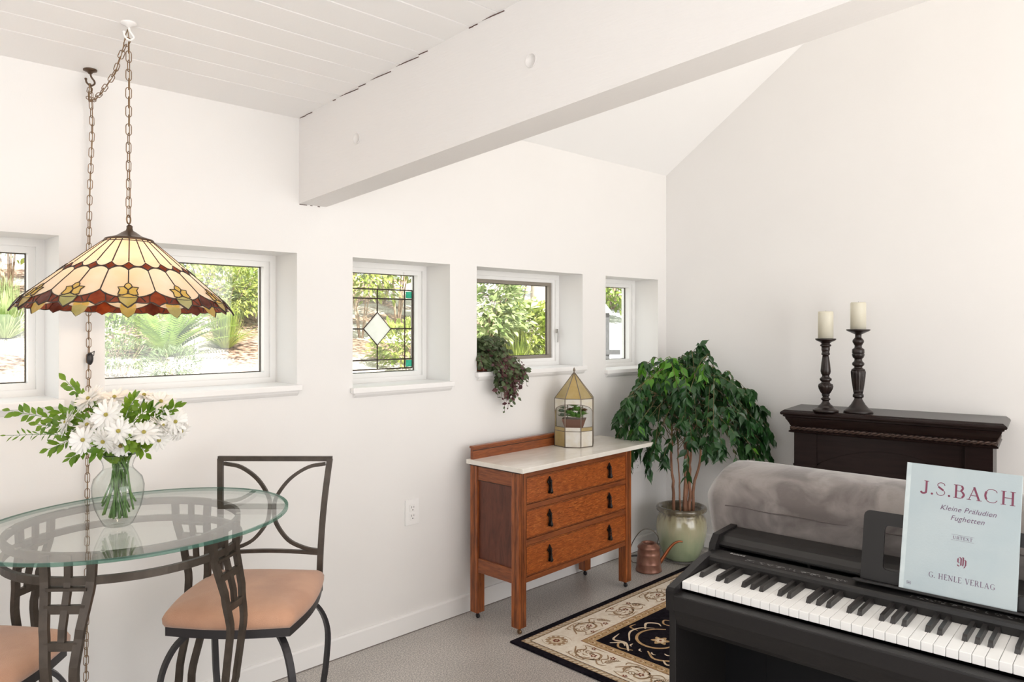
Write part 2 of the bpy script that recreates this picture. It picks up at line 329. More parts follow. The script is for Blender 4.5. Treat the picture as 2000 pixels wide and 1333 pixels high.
# windows
YF = D+0.187
gask = pm('black gasket', (0.05, 0.035, 0.02), 0.5)
def frame_ring(b, x0, x1, z0, z1, w, y0, y1, mi=0):
    b.box(x0, x0+w, y0, y1, z0, z1, mi); b.box(x1-w, x1, y0, y1, z0, z1, mi); b.box(x0+w, x1-w, y0, y1, z1-w, z1, mi); b.box(x0+w, x1-w, y0, y1, z0, z0+w, mi)
def window(n, x0, x1, zb):
    root = bpy.data.objects.new('window_%d' % n, None); COL.objects.link(root); struct(root)
    f = MB(); frame_ring(f, x0, x1, zb, TOP, 0.026, YF, YF+0.09); f.build('window_frame', frameM, root)
    s = MB(); frame_ring(s, x0+0.026, x1-0.026, zb+0.026, TOP-0.026, 0.022 if n != 4 else 0.020, YF+0.012, YF+0.07); s.build('sash', frameM, root)
    i = 0.048
    if n == 4:
        t = MB(); frame_ring(t, x0+0.046, x1-0.046, zb+0.046, TOP-0.046, 0.018, YF+0.024, YF+0.05); lab(t.build('screen_frame', pm('taupe aluminium', (0.30, 0.265, 0.22), 0.4, 0.3), root), 'taupe inner frame'); i = 0.064
        lt = MB(); lt.bbox(x1-0.034, x1-0.022, YF-0.012, YF, 1.40, 1.425, 0.002); lt.tube([(x1-0.028, YF-0.010, 1.42), (x1-0.030, YF-0.018, 1.40), (x1-0.027, YF-0.014, 1.345)], [0.004, 0.0035, 0.0025], 6); lt.build('latch', pm('latch metal', (0.35, 0.33, 0.31), 0.3, 0.8), root)
    g = MB(); frame_ring(g, x0+i, x1-i, zb+i, TOP-i, 0.0035, YF+0.045, YF+0.052); g.build('gasket', gask, root)
    p = MB(); p.box(x0+i+0.001, x1-i-0.001, YF+0.052, YF+0.056, zb+i+0.001, TOP-i-0.001); p.build('pane', paneM, root)
    s = MB(); e = 0.012; s.bbox(x0-e, x1+e, D-0.028, D+0.0, zb-0.022, zb+0.003, 0.004); s.box(x0, x1, D-0.002, YF, zb-0.004, zb+0.003)
    s.prism([(D, zb-0.022), (D-0.020, zb-0.022), (D-0.017, zb-0.030), (D-0.008, zb-0.040), (D, zb-0.042)], 'x', x0, x1)
    s.build('window_sill', trimM, root)
for n, (x0, x1, zb) in enumerate(WINS): window(n+1, x0, x1, zb)

# ================================================================== DRESSER
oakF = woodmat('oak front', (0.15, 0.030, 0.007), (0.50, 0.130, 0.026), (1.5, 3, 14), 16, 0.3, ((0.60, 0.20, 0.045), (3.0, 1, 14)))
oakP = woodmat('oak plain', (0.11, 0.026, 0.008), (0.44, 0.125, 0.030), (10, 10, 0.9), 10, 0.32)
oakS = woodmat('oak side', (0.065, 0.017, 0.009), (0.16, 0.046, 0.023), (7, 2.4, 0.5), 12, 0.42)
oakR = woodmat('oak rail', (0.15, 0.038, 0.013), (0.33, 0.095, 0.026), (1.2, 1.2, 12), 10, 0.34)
seamM = pm('dark seam', (0.035, 0.014, 0.008), 0.6)
marble = pm('cream marble', (0.80, 0.745, 0.66), 0.14, spec=0.6, col2=(0.90, 0.865, 0.80), nscale=5, ndet=6, stretch=(1, 2.6, 1), lo=0.3, hi=0.7, dist=1.2)
dr = thing('chest_of_drawers', 'low antique oak chest with three drawers, black drop pulls and a pale marble top', 'chest of drawers', (2.425, 2.40, 0), math.radians(2.2))
X0, X1, Yf, Yb = 0.012, 0.925, 0.035, 0.365; LW = 0.050; T = 0.760
for (lx, ly, fr) in ((X0, Yf, 1), (X1-LW, Yf, 1), (X0, Yb-LW, 0), (X1-LW, Yb-LW, 0)):
    b = MB(); b.bbox(lx, lx+LW, ly, ly+LW, 0.034, T, 0.002)
    if fr:
        for gx in (0.014, 0.022, 0.030): b.box(lx+gx, lx+gx+0.0018, ly-0.0006, ly+0.001, 0.04, T-0.002, 1)
    if lx == X0:
        for gy in (0.020, 0.028): b.box(lx-0.0006, lx+0.001, ly+gy, ly+gy+0.0016, 0.04, T-0.002, 1)
    lg = b.build('leg', [oakP, seamM], dr)
    c = MB(); cxx, cyy = lx+LW/2, ly+LW/2; c.lathe([(0.011, 0.036), (0.011, 0.028), (0.006, 0.024), (0.006, 0.019)], 12, (cxx, cyy, 0)); 
    c.tube([(cxx-0.009, cyy, 0.022), (cxx-0.009, cyy-0.004, 0.010), ], 0.0025, 6); c.tube([(cxx+0.009, cyy, 0.022), (cxx+0.009, cyy-0.004, 0.010)], 0.0025, 6)
    bm = bmesh.new(); bmesh.ops.create_cone(bm, cap_ends=True, segments=16, radius1=0.0115, radius2=0.0115, depth=0.012); bmesh.ops.bevel(bm, geom=bm.edges[:], offset=0.002, segments=1, affect='EDGES')
    c.bm(bm, 0, True, Matrix.Translation((cxx, cyy-0.004, 0.0118)) @ Matrix.Rotation(PI/2, 4, 'Y')); c.build('caster', brassM if fr and lx == X0 else ironB, lg)
# side panels (frame and recessed panel)
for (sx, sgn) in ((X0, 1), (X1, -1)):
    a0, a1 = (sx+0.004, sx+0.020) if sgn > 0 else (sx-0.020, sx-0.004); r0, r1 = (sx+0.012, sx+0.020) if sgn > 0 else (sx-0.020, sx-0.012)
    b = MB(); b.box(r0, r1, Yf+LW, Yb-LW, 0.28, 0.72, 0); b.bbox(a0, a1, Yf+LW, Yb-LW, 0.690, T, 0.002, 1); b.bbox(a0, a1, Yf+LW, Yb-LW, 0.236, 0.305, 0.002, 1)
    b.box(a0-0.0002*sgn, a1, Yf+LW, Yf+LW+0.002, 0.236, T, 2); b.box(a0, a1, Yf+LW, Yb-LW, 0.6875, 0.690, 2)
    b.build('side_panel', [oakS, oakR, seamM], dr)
b = MB(); fx0, fx1 = X0+LW, X1-LW+0.012
for (z0, z1) in ((0.733, T), (0.578, 0.602), (0.411, 0.438), (0.238, 0.262)): b.bbox(fx0, fx1, Yf+0.004, Yf+0.03, z0, z1, 0.0015)
b.box(fx0, fx1, Yb-0.02, Yb-0.005, 0.24, T); b.box(fx0, fx1, Yf+0.03, Yb-0.02, 0.245, 0.255); b.box(X0+0.01, X1-0.01, Yf+0.006, Yb-0.004, T-0.008, T)
b.box(fx0-0.001, fx1+0.001, Yf+0.012, Yf+0.02, 0.25, 0.75, 1)
b.build('carcass', [oakR, seamM], dr)
pullM = pm('blackened pull', (0.022, 0.018, 0.016), 0.32, 0.6)
def pull(parent, x, z):
    b = MB(); y = Yf-0.003
    pl = []
    for i in range(48):
        th = 2*PI*i/48; r = 0.0145*(1+0.20*math.cos(4*th)+0.08*math.cos(8*th)); pl.append((x+r*0.9*math.sin(th), z+0.017+r*1.35*math.cos(th)))
    b.prism(pl, 'y', y, y+0.0045)
    b.bbox(x-0.005, x+0.005, y, y+0.004, z-0.032, z+0.012, 0.001); b.prism([(x+0.010*math.cos(t*PI/8), z-0.032+0.010*math.sin(t*PI/8)) for t in range(16)], 'y', y+0.001, y+0.0045)
    b.sphere((x, y-0.006, z+0.018), 0.006, 10, 6)
    pf = [(0.0, 0.016), (0.0035, 0.014), (0.0028, 0.006), (0.0045, -0.002), (0.0035, -0.010), (0.0058, -0.020), (0.0092, -0.030), (0.0085, -0.037), (0.004, -0.041), (0, -0.042)]
    b.lathe([(r, zz) for r, zz in pf], 12, (x, y-0.009, z))
    b.build('drop_pull', pullM, parent)
for (z0, z1) in ((0.602, 0.733), (0.438, 0.578), (0.262, 0.411)):
    b = MB(); x0, x1 = fx0+0.003, fx1-0.003; b.bbox(x0, x1, Yf+0.006, Yf+0.022, z0+0.0025, z1-0.0025, 0.002)
    for (p, q, r, s_) in ((x0+0.003, x1-0.003, z0+0.006, z0+0.0075), (x0+0.003, x1-0.003, z1-0.0075, z1-0.006), (x0+0.003, x0+0.0045, z0+0.006, z1-0.006), (x1-0.0045, x1-0.003, z0+0.006, z1-0.006)): b.box(p, q, Yf+0.0052, Yf+0.008, r, s_, 1)
    d_ = b.build('drawer', [oakF, seamM], dr)
    zc = (z0+z1)/2+0.006
    pull(d_, x0+0.165, zc); pull(d_, x1-0.165, zc)
b = MB(); b.bbox(-0.002, 1.094, 0.0, 0.380, 0.764, 0.786, 0.0025); b.build('marble_top', marble, dr)
b = MB(); b.box(X0, X1, 0.345, 0.362, T, 0.84); b.bbox(X0-0.004, X1+0.002, 0.338, 0.368, 0.840, 0.852, 0.004); b.box(X0, X1, 0.342, 0.346, 0.828, 0.831, 1)
b.build('backsplash', [oakR, seamM], dr)
b = MB(); b.box(X0-0.004, X1+0.006, Yf-0.006, Yb+0.002, 0.757, 0.764); b.build('top_moulding', seamM, dr)

# ================================================================== TERRARIUM
lead = pm('grey lead', (0.23, 0.19, 0.155), 0.4, 0.7)
amber = artglass('amber glass', (0.56, 0.43, 0.19), (0.68, 0.56, 0.31), 0.5, 0.15, 14); amberD = artglass('deep amber glass', (0.66, 0.46, 0.16), (0.78, 0.60, 0.28), 0.5, 0.15, 14)
pearl = artglass('pearl glass', (0.86, 0.80, 0.66), (0.95, 0.93, 0.88), 0.35, 0.2, 22); clearG = glassmat('clear thin glass', (0.97, 0.97, 0.95), 0.8)
tr = thing('glass_terrarium', 'leaded amber glass terrarium with a pointed roof standing on the marble top', 'terrarium', (3.120, 2.690, 0.7865), 0)
RT_ = 0.112; toCam = math.atan2(-2.69, -3.12)-0.06
def tv(k, z, r=RT_): th = toCam+(k-0.5)*PI/4; return Vector((r*math.cos(th), r*math.sin(th), z))
HW, HA = 0.262, 0.398
def facept(k, u, z): A = tv(k, z); B = tv(k+1, z); return A+(B-A)*u
def quadp(b, k, u0, u1, z0, z1, mi=0): b.add([facept(k, u0, z0), facept(k, u1, z0), facept(k, u1, z1), facept(k, u0, z1)], [(0, 1, 2, 3)], mi)
pane = MB(); edge = MB(); clr = MB()
for k in range(8):
    for kk in (0,):
        edge.tube([tv(k, 0), tv(k, HW)], 0.0026, 6); edge.tube([tv(k, HW), tv(k, HA, 0.004)], 0.0024, 6)
    for z in (0.002, HW): edge.tube([tv(k, z), tv(k+1, z)], 0.0022, 6)
    pane.add([tv(k, HW), tv(k+1, HW), tv(k+1, HA, 0.004), tv(k, HA, 0.004)], [(0, 1, 2, 3)], 1 if k == 0 else 0)
    if k in (7, 0, 1):                       # faces with the arched opening
        quadp(pane, k, 0, 1, 0, 0.086, 2 if k != 7 else 0); quadp(pane, k, 0, 1, 0.088, 0.108, 2 if k == 0 else 0)
        for z in (0.087, 0.108) if k != 0 else (0.087,): edge.tube([facept(k, 0, z), facept(k, 1, z)], 0.0018, 6)
        N_ = 8; prev = None
        for i in range(N_+1):
            u = i/N_; g = {7: u-1.5, 0: u-0.5, 1: u+0.5}[k]*1.0; zz = 0.188+0.045*math.sqrt(max(0, 1-(g/1.5)**2)); p = facept(k, u, zz)
            if prev: 
                pane.add([prev[0], p, facept(k, u, HW), facept(k, prev[1], HW)], [(0, 1, 2, 3)], 2); edge.tube([prev[0], p], 0.0016, 6)
            prev = (p, u)
    elif k in (2, 6): quadp(pane, k, 0, 1, 0, HW, 0)
    else: quadp(clr, k, 0, 1, 0, HW)
pane.build('stained_pane', [amber, amberD, pearl], tr); clr.build('clear_pane', clearG, tr); edge.build('lead_frame', lead, tr)
b = MB(); b.lathe([(0.006, HA-0.012), (0.0045, HA+0.002), (0.003, HA+0.006), (0.0075, HA+0.013), (0.0065, HA+0.020), (0.002, HA+0.028), (0, HA+0.031)], 12); b.build('finial', lead, tr)
b = MB(); b.add([tv(k, 0.001) for k in range(8)], [tuple(range(8))]); b.build('base_plate', pearl, tr)
# succulent bowl inside
sg1 = leafmat('succulent green', (0.12, 0.32, 0.06), (0.38, 0.58, 0.20), 0.35, 0.2); sg2 = leafmat('succulent grey', (0.20, 0.27, 0.20), (0.34, 0.40, 0.30), 0.5, 0.15); sg3 = leafmat('succulent red', (0.20, 0.10, 0.06), (0.34, 0.22, 0.12), 0.45, 0.2)
su = thing('potted_succulents', 'brown tapered pot of green and grey succulents inside the glass terrarium', 'potted plant', (3.120, 2.690, 0.793), toCam+PI/2)
b = MB(); b.box(-0.045, 0.045, -0.035, 0.035, 0.0, 0.078, 0); b.build('stand', pm('hammered copper', (0.30, 0.20, 0.13), 0.45, 0.6, col2=(0.46, 0.34, 0.22), nscale=120, bump=0.4, bscale=140), su)
b = MB()
b.add([(-0.045, -0.035, 0.078), (0.045, -0.035, 0.078), (0.045, 0.035, 0.078), (-0.045, 0.035, 0.078), (-0.066, -0.048, 0.140), (0.066, -0.048, 0.140), (0.066, 0.048, 0.140), (-0.066, 0.048, 0.140)], [(0,1,2,3), (0,1,5,4), (1,2,6,5), (2,3,7,6), (3,0,4,7), (4,5,6,7)])
b.build('pot', pm('brown pot', (0.17, 0.085, 0.06), 0.5, bump=0.1), su)
rr = random.Random(5)
def rosette(b, c, R, n, mi=0, up=0.5):
    for ring in range(4):
        for i in range(n-ring*2):
            th = 2*PI*i/(n-ring*2)+ring*0.4; el = up*0.3+ring*0.35; d = Vector((math.cos(th)*math.cos(el), math.sin(th)*math.cos(el), math.sin(el)))
            b.leaf(Vector(c)+d*0.002, d, Vector((0, 0, 1)), R*(1-0.16*ring), R*0.55, bend=-0.15, fold=0.25, mi=mi, wprof=[0.35, 0.75, 1.0, 0.8, 0.15])
for (nm, mt, cs) in (('green_rosette', sg1, [((0.0, -0.045, 0.152), 0.044, 9), ((0.018, -0.020, 0.182), 0.044, 9), ((-0.024, -0.03, 0.166), 0.038, 8), ((0.044, -0.03, 0.162), 0.038, 8), ((0.0, 0.0, 0.206), 0.040, 9), ((0.026, -0.050, 0.150), 0.034, 8)]),
                     ('grey_rosette', sg2, [((-0.060, -0.03, 0.152), 0.032, 9), ((-0.066, -0.02, 0.175), 0.028, 8), ((-0.056, -0.03, 0.196), 0.022, 7)]), ('red_rosette', sg3, [((-0.018, 0.0, 0.180), 0.028, 9), ((0.045, 0.005, 0.175), 0.028, 8), ((0.055, -0.02, 0.185), 0.022, 8)])):
    for c, R, n in cs:
        b = MB(); rosette(b, c, R, n); b.build(nm, mt, su)

# ================================================================== FICUS, POT, SAUCER, WATERING CAN
FXY = Vector((3.965, 2.545, 0))
pf = thing('potted_fig_tree', 'weeping fig with several slim trunks in a green glazed pot in the corner', 'potted plant', FXY)
m = pm('celadon glaze', (0.30, 0.33, 0.20), 0.12, spec=0.7, coat=0.6); N, L = nodes_of(m); bs = N['Principled BSDF']
tc = N.new('ShaderNodeTexCoord'); sp = N.new('ShaderNodeSeparateXYZ'); L.new(tc.outputs['Object'], sp.inputs[0]); mp = N.new('ShaderNodeMapping'); mp.inputs['Scale'].default_value = (26, 26, 2.2); L.new(tc.outputs['Object'], mp.inputs[0])
nz = N.new('ShaderNodeTexNoise'); nz.inputs['Scale'].default_value = 1.6; nz.inputs['Detail'].default_value = 3; L.new(mp.outputs[0], nz.inputs[0])
ad = N.new('ShaderNodeMath'); ad.operation = 'MULTIPLY_ADD'; ad.inputs[1].default_value = 0.16; L.new(nz.outputs[0], ad.inputs[0]); L.new(sp.outputs['Z'], ad.inputs[2])
cr = N.new('ShaderNodeValToRGB'); mr = N.new('ShaderNodeMapRange'); mr.inputs[1].default_value = 0.0; mr.inputs[2].default_value = 0.46; L.new(ad.outputs[0], mr.inputs[0]); L.new(mr.outputs[0], cr.inputs[0]); L.new(cr.outputs[0], bs.inputs['Base Color'])
E_ = cr.color_ramp.elements; E_[0].position = 0.0; E_[0].color = (0.27, 0.34, 0.20, 1); E_[1].position = 0.98; E_[1].color = (0.085, 0.065, 0.045, 1)
for p_, c_ in ((0.45, (0.36, 0.41, 0.26)), (0.62, (0.46, 0.44, 0.29)), (0.74, (0.42, 0.38, 0.24)), (0.84, (0.18, 0.15, 0.10))): e = E_.new(p_); e.color = (*c_, 1)
b = MB(); pr = [(0.098, 0.012), (0.105, 0.02), (0.135, 0.09), (0.152, 0.165), (0.156, 0.205), (0.150, 0.250), (0.138, 0.285), (0.132, 0.296), (0.145, 0.300), (0.154, 0.308), (0.156, 0.320), (0.150, 0.330), (0.136, 0.332), (0.122, 0.324), (0.116, 0.31), (0.116, 0.285)]
b.lathe(pr[:-1]+[(0.116, 0.275)], 48); b.build('glazed_pot', m, pf)
b = MB(); b.lathe([(0.117, 0.276), (0.05, 0.284), (0.0, 0.285)], 24); b.build('soil', pm('potting soil', (0.05, 0.033, 0.022), 0.95, bump=0.6, bscale=80), pf)
barkM = pm('fig bark', (0.22, 0.10, 0.055), 0.7, col2=(0.40, 0.20, 0.12), nscale=30, stretch=(1, 1, 0.4), bump=0.3, bscale=60)
figM = leafmat('fig leaf', (0.012, 0.060, 0.014), (0.040, 0.115, 0.030), 0.3, 0.18, 6); figY = leafmat('young fig leaf', (0.08, 0.26, 0.02), (0.16, 0.40, 0.04), 0.35, 0.4, 6)
rr = random.Random(11); trk = MB(); twg = MB(); lv = MB(); tops = []
def room_ok(p):                                   # stay inside the two walls
    q = p.copy(); q.y = min(q.y, D-0.02-FXY.y)
    w_ = Vector((q.x+FXY.x, q.y+FXY.y, 0))-Vector((CX, D, 0)); dd = w_.dot(RN)
    if dd < 0.02: q += RN*(0.02-dd)
    return q
for i, (bx, by, tx, ty, r0) in enumerate([(-0.038, 0.030, -0.12, 0.03, 0.0105), (0.012, -0.015, 0.02, -0.03, 0.013), (0.034, -0.035, 0.06, 0.0, 0.011), (0.058, -0.050, 0.15, -0.13, 0.010), (-0.008, 0.005, -0.05, 0.02, 0.006), (0.024, -0.02, 0.0, -0.12, 0.009)]):
    pts = [Vector((bx, by, 0.27)), Vector((bx*1.1+rr.uniform(-.006, .006), by, 0.45)), Vector((bx*0.8+tx*0.3, by*0.8+ty*0.3, 0.62)), Vector((tx*0.6, ty*0.6, 0.76)), Vector((tx, ty, 0.92+rr.uniform(-.04, .1))), Vector((tx*1.3, ty*1.2, 1.12))]
    sp_ = [p+Vector((rr.uniform(-.003, .003), rr.uniform(-.003, .003), 0)) for p in spline(pts, 5)]
    rs = [r0*(1-0.75*k/len(sp_)) for k in range(len(sp_))]
    t_ = MB(); t_.tube(sp_, rs, 8)
    for k in (3, 7, 11):
        if k < len(sp_): t_.sphere(sp_[k], rs[k]*1.12, 8, 6)
    t_.build('trunk', barkM, pf); tops.append(sp_)
nL = 0
for i in range(138):
    tp = rr.choice(tops); st = tp[rr.randrange(12, len(tp))]; th = rr.uniform(0, 2*PI); el = rr.uniform(-0.35, 1.45)
    # favour directions away from the corner
    if math.cos(th-0.9) > 0.2 and rr.random() < 0.55: th += PI
    rad = rr.uniform(0.72, 1.0); end = Vector((0.0, -0.04, 0.84))+Vector((0.49*math.cos(th)*math.cos(el), 0.44*math.sin(th)*math.cos(el), 0.48*math.sin(el)))*rad
    end.z = max(end.z, 0.62) if rr.random() < 0.7 else end.z
    side = Vector((0.714*(1 if rr.random() < 0.5 else -1), 0, 0))
    if rr.random() < 0.42: end = Vector((0.0, -0.04, 0.8))+(Vector((-0.52, 0.12, 0)) if rr.random() < 0.55 else Vector((0.25, -0.31, 0)))*rr.uniform(0.65, 1.03)+Vector((rr.uniform(-.06, .06), rr.uniform(-.16, .06), rr.uniform(-0.10, 0.30))); 
    mid = (st+end)/2+Vector((0, 0, 0.10+0.08*rr.random())); droop = end+(end-st).normalized()*0.05+Vector((0, 0, -0.03-0.10*rr.random()))
    path = [room_ok(p) for p in spline([st, mid, end, droop], 7)]
    twg.tube(path, [0.0023*(1-0.8*k/len(path)) for k in range(len(path))], 4)
    tot = len(path)
    for k in range(4, tot):
        for rep in range(2 if k > 15 else 1):
            if rr.random() < 0.10: continue
            p = path[k]; t = (path[min(k+1, tot-1)]-path[k-1]).normalized(); sdv = t.cross(Vector((0, 0, 1))).normalized()*(1 if (k+rep) % 2 else -1)
            d = (t*0.5+sdv*rr.uniform(0.3, 1.1)+Vector((0, 0, -rr.uniform(0.15, 1.5)))+Vector((rr.uniform(-.2, .2), rr.uniform(-.2, .2), 0))).normalized()
            n_ = (-FW*rr.uniform(0.0, 1.0)+Vector((rr.uniform(-1, 1), rr.uniform(-1, 1), rr.uniform(0.2, 1.2)))).normalized()
            Ln = rr.uniform(0.052, 0.084); tipp = room_ok(p+d*Ln)
            if (tipp-(p+d*Ln)).length > 0.02: continue
            young = (p.z > 1.12 and p.x < -0.1 and rr.random() < 0.6) or rr.random() < 0.03
            lv.leaf(p, d, n_, Ln, Ln*0.45, bend=rr.uniform(0.05, 0.25), fold=0.25, mi=1 if young else 0, wprof=[0.10, 0.85, 1.0, 0.55, 0.16, 0.0]); nL += 1
twg.build('branches', pm('fig twig', (0.13, 0.10, 0.045), 0.7, col2=(0.24, 0.17, 0.08), nscale=30), pf); f_ = lv.build('foliage', [figM, figY], pf)
sa = MB(); pr = [(0.0, 0.004), (0.135, 0.004), (0.150, 0.010), (0.165, 0.020), (0.1665, 0.020), (0.152, 0.0085), (0.137, 0.002), (0.0, 0.002)]; sa.lathe(pr, 48, flute=None)
o = sa.build('plant_saucer', glassmat('clear plastic', (0.86, 0.85, 0.84), 1.0)); o.location = (FXY.x+0.015, FXY.y-0.01, 0); tag(o, 'clear plastic saucer under the green glazed plant pot', 'saucer')

copper = pm('aged copper', (0.24, 0.105, 0.072), 0.36, 0.45, col2=(0.34, 0.17, 0.12), nscale=18, ndet=6, bump=0.05, bscale=40); copper2 = pm('warm copper', (0.36, 0.12, 0.05), 0.32, 0.75)
wc = thing('watering_can', 'small copper watering can with a long spout on the floor beside the dresser', 'watering can', (3.640, 2.560, 0), 0)
b = MB(); pr = [(0.0, 0.003), (0.074, 0.003), (0.077, 0.006), (0.075, 0.012), (0.070, 0.045), (0.0715, 0.049), (0.070, 0.053), (0.0655, 0.100), (0.067, 0.104), (0.0655, 0.108), (0.062, 0.134), (0.066, 0.138), (0.065, 0.143), (0.058, 0.152), (0.046, 0.160), (0.044, 0.166), (0.036, 0.166), (0.036, 0.155), (0.030, 0.10), (0.0, 0.09)]
pr = [p for p in pr]; b.lathe(pr, 40); b.build('body', copper, wc)
q = RT; c0 = q*0.066
b = MB(); sp_ = spline([q*0.060+Vector((0, 0, 0.040)), q*0.088+Vector((0, 0, 0.080)), q*0.120+Vector((0, 0, 0.128)), q*0.150+Vector((0, 0, 0.160)), q*0.178+Vector((0, 0, 0.172)), q*0.200+Vector((0, 0, 0.170))], 5); b.tube(sp_, [0.012-0.0075*k/len(sp_) for k in range(len(sp_))], 10); b.build('spout', copper2, wc)
b = MB(); sp_ = spline([q*0.050+Vector((0, 0, 0.158)), q*0.054+Vector((0, 0, 0.20)), q*0.015+Vector((0, 0, 0.242)), -q*0.040+Vector((0, 0, 0.238)), -q*0.088+Vector((0, 0, 0.18)), -q*0.112+Vector((0, 0, 0.11)), -q*0.100+Vector((0, 0, 0.055)), -q*0.068+Vector((0, 0, 0.045))], 6); b.tube(sp_, 0.0028, 6); b.build('handle', pm('dull wire', (0.16, 0.14, 0.12), 0.4, 0.7), wc)
b = MB(); sp_ = spline([(3.72, 2.80, 0.006), (3.78, 2.775, 0.010), (3.85, 2.72, 0.009), (3.90, 2.68, 0.006)], 6); b.tube(sp_, 0.006, 6)
tag(b.build('cable', pm('black cable', (0.03, 0.03, 0.03), 0.5)), 'short black cable on the floor between the copper can and the plant pot', 'cable')

# ================================================================== WINDOWSILL PLANT
tp = thing('trailing_plant', 'dark purple-green trailing plant in a terracotta pot spilling over the window sill', 'potted plant', (2.628, 2.905, 1.2085))
b = MB(); b.lathe([(0.0, 0.001), (0.048, 0.001), (0.062, 0.062), (0.070, 0.064), (0.072, 0.092), (0.064, 0.093), (0.058, 0.08), (0.0, 0.078)], 28); b.build('pot', pm('terracotta', (0.34, 0.085, 0.035), 0.7, col2=(0.42, 0.12, 0.05), nscale=30), tp)
lA = leafmat('trailing leaf', (0.045, 0.070, 0.028), (0.13, 0.18, 0.075), 0.5, 0.2, 14); lB = leafmat('purple leaf', (0.085, 0.028, 0.035), (0.15, 0.06, 0.06), 0.5, 0.2, 14)
rr = random.Random(21); lv = MB(); stem = MB(); lw = [0.25, 0.85, 1.0, 0.6, 0.05]
def tstem(path, dens=2, purple=0.1, size=0.019, stop=0.0):
    stem.tube(path, 0.0009, 4)
    for k in range(1, len(path)):
        if rr.random() < stop: continue
        for r_ in range(dens):
            p = Vector(path[k]); t = (Vector(path[k])-Vector(path[k-1])).normalized(); a = rr.uniform(0, 2*PI); d = (Vector((math.cos(a), math.sin(a)*0.8, rr.uniform(-0.9, 0.5)))+t*0.3).normalized()
            if p.y+2.905+d.y*size > D-0.004 and p.z < -0.02: d.y = -abs(d.y)
            L_ = size*rr.uniform(0.6, 1.25); lv.leaf(p, d, (rr.uniform(-.5, .5), -1, rr.uniform(0.2, 1)), L_, L_*0.78, bend=0.1, fold=0.15, mi=1 if rr.random() < purple else 0, wprof=lw)
for i in range(60):                               # crown
    a = rr.uniform(0, 2*PI); R_ = rr.uniform(0.04, 0.14); e = Vector((R_*math.cos(a)+0.025, -abs(R_*math.sin(a))*0.9+0.02, 0.065+rr.uniform(0.0, 0.085)))
    e.x = max(e.x, -0.088)
    tstem(spline([(e.x*0.2, e.y*0.2, 0.08), (e.x*0.6, e.y*0.6, e.z+0.02), e], 3), 2, 0.05, 0.031)
for i in range(34):                               # leaves hanging over the front of the pot
    x1 = rr.uniform(-0.085, 0.06); tstem(spline([(x1*0.4, -0.03, 0.09), (x1*0.9, -0.075, 0.085), (x1, -0.088, rr.uniform(0.02, 0.07))], 3), 2, 0.06, 0.030)
for i in range(64):                               # trailing stems over the sill, in front of the wall
    x1 = min(0.19, max(-0.02, rr.gauss(0.075, 0.050))); zt = rr.uniform(-0.165, -0.02) if x1 < 0.1 else rr.uniform(-0.09, 0.03); yo = -0.118-rr.uniform(0.0, 0.05)
    tstem(spline([(x1*0.4, -0.02, 0.09), (x1*0.75, -0.075, 0.07+rr.uniform(-.02, .03)), (x1*0.95, yo, 0.01), (x1, yo+rr.uniform(-.01, .01), zt*0.5), (x1+rr.uniform(-.015, .02), yo, zt)], 4), 1, 0.12 if zt > -0.08 else 0.4, 0.029 if zt > -0.1 else 0.022, 0.12)
for (xe, ze) in ((0.20, -0.085), (0.215, -0.065), (0.165, -0.10), (0.06, -0.19), (0.035, -0.205), (0.075, -0.18), (-0.125, 0.03)):
    tstem(spline([(xe*0.4, -0.03, 0.09), (xe*0.8, -0.10, 0.06), (xe*0.9, -0.14, ze*0.4), (xe, -0.135, ze)], 5), 1, 0.5, 0.014, 0.45)
stem.build('stems', pm('purple stem', (0.12, 0.04, 0.045), 0.6), tp); lv.build('foliage', [lA, lB], tp)

# stained glass panel hanging in window 3
sgp = thing('stained_glass_panel', 'clear leaded glass panel with a diamond and teal corner squares hanging in the middle window', 'stained glass panel', (1.81, 3.010, 1.2))
xL, xR, zB, zT = -0.055, 0.440, 0.036, 0.422; b = MB(); r = 0.0034
def ln(x0, z0, x1, z1, rr_=r): b.tube([(x0, 0, z0), (x1, 0, z1)], rr_, 6)
for z in (zB, zB+0.045, zT-0.045, zT): ln(xL, z, xR, z)
for x in (xL, xL+0.045, xR-0.045, xR): ln(x, zB, x, zT)
cx_, cz_ = 0.2325, (zB+zT)/2+0.002; dx, dz = 0.078, 0.079
ln(cx_, zB, cx_, cz_-dz); ln(cx_, cz_+dz, cx_, zT); ln(xL, cz_, cx_-dx, cz_); ln(cx_+dx, cz_, xR, cz_)
for (a, c) in (((cx_-dx, cz_), (cx_, cz_+dz)), ((cx_, cz_+dz), (cx_+dx, cz_)), ((cx_+dx, cz_), (cx_, cz_-dz)), ((cx_, cz_-dz), (cx_-dx, cz_))): ln(a[0], a[1], c[0], c[1], 0.0028)
for x in (xL+0.05, xR-0.05): b.tube([(x, 0, zT), (x, 0, zT+0.09)], 0.0006, 4)
b.build('lead_lines', darkM, sgp)
b = MB(); b.prism([(cx_-dx+.003, cz_), (cx_, cz_-dz+.003), (cx_+dx-.003, cz_), (cx_, cz_+dz-.003)], 'y', -0.002, -0.0008); lab(b.build('frosted_diamond', artglass('frosted white glass', (0.93, 0.93, 0.92), (0.98, 0.98, 0.97), 0.85, 0.3, 30), sgp), 'frosted white diamond')
b = MB(); b.box(xL, xR, -0.0006, 0.001, zB, zT); b.build('clear_glass', glassmat('textured clear glass', (0.96, 0.97, 0.94), 0.8), sgp)
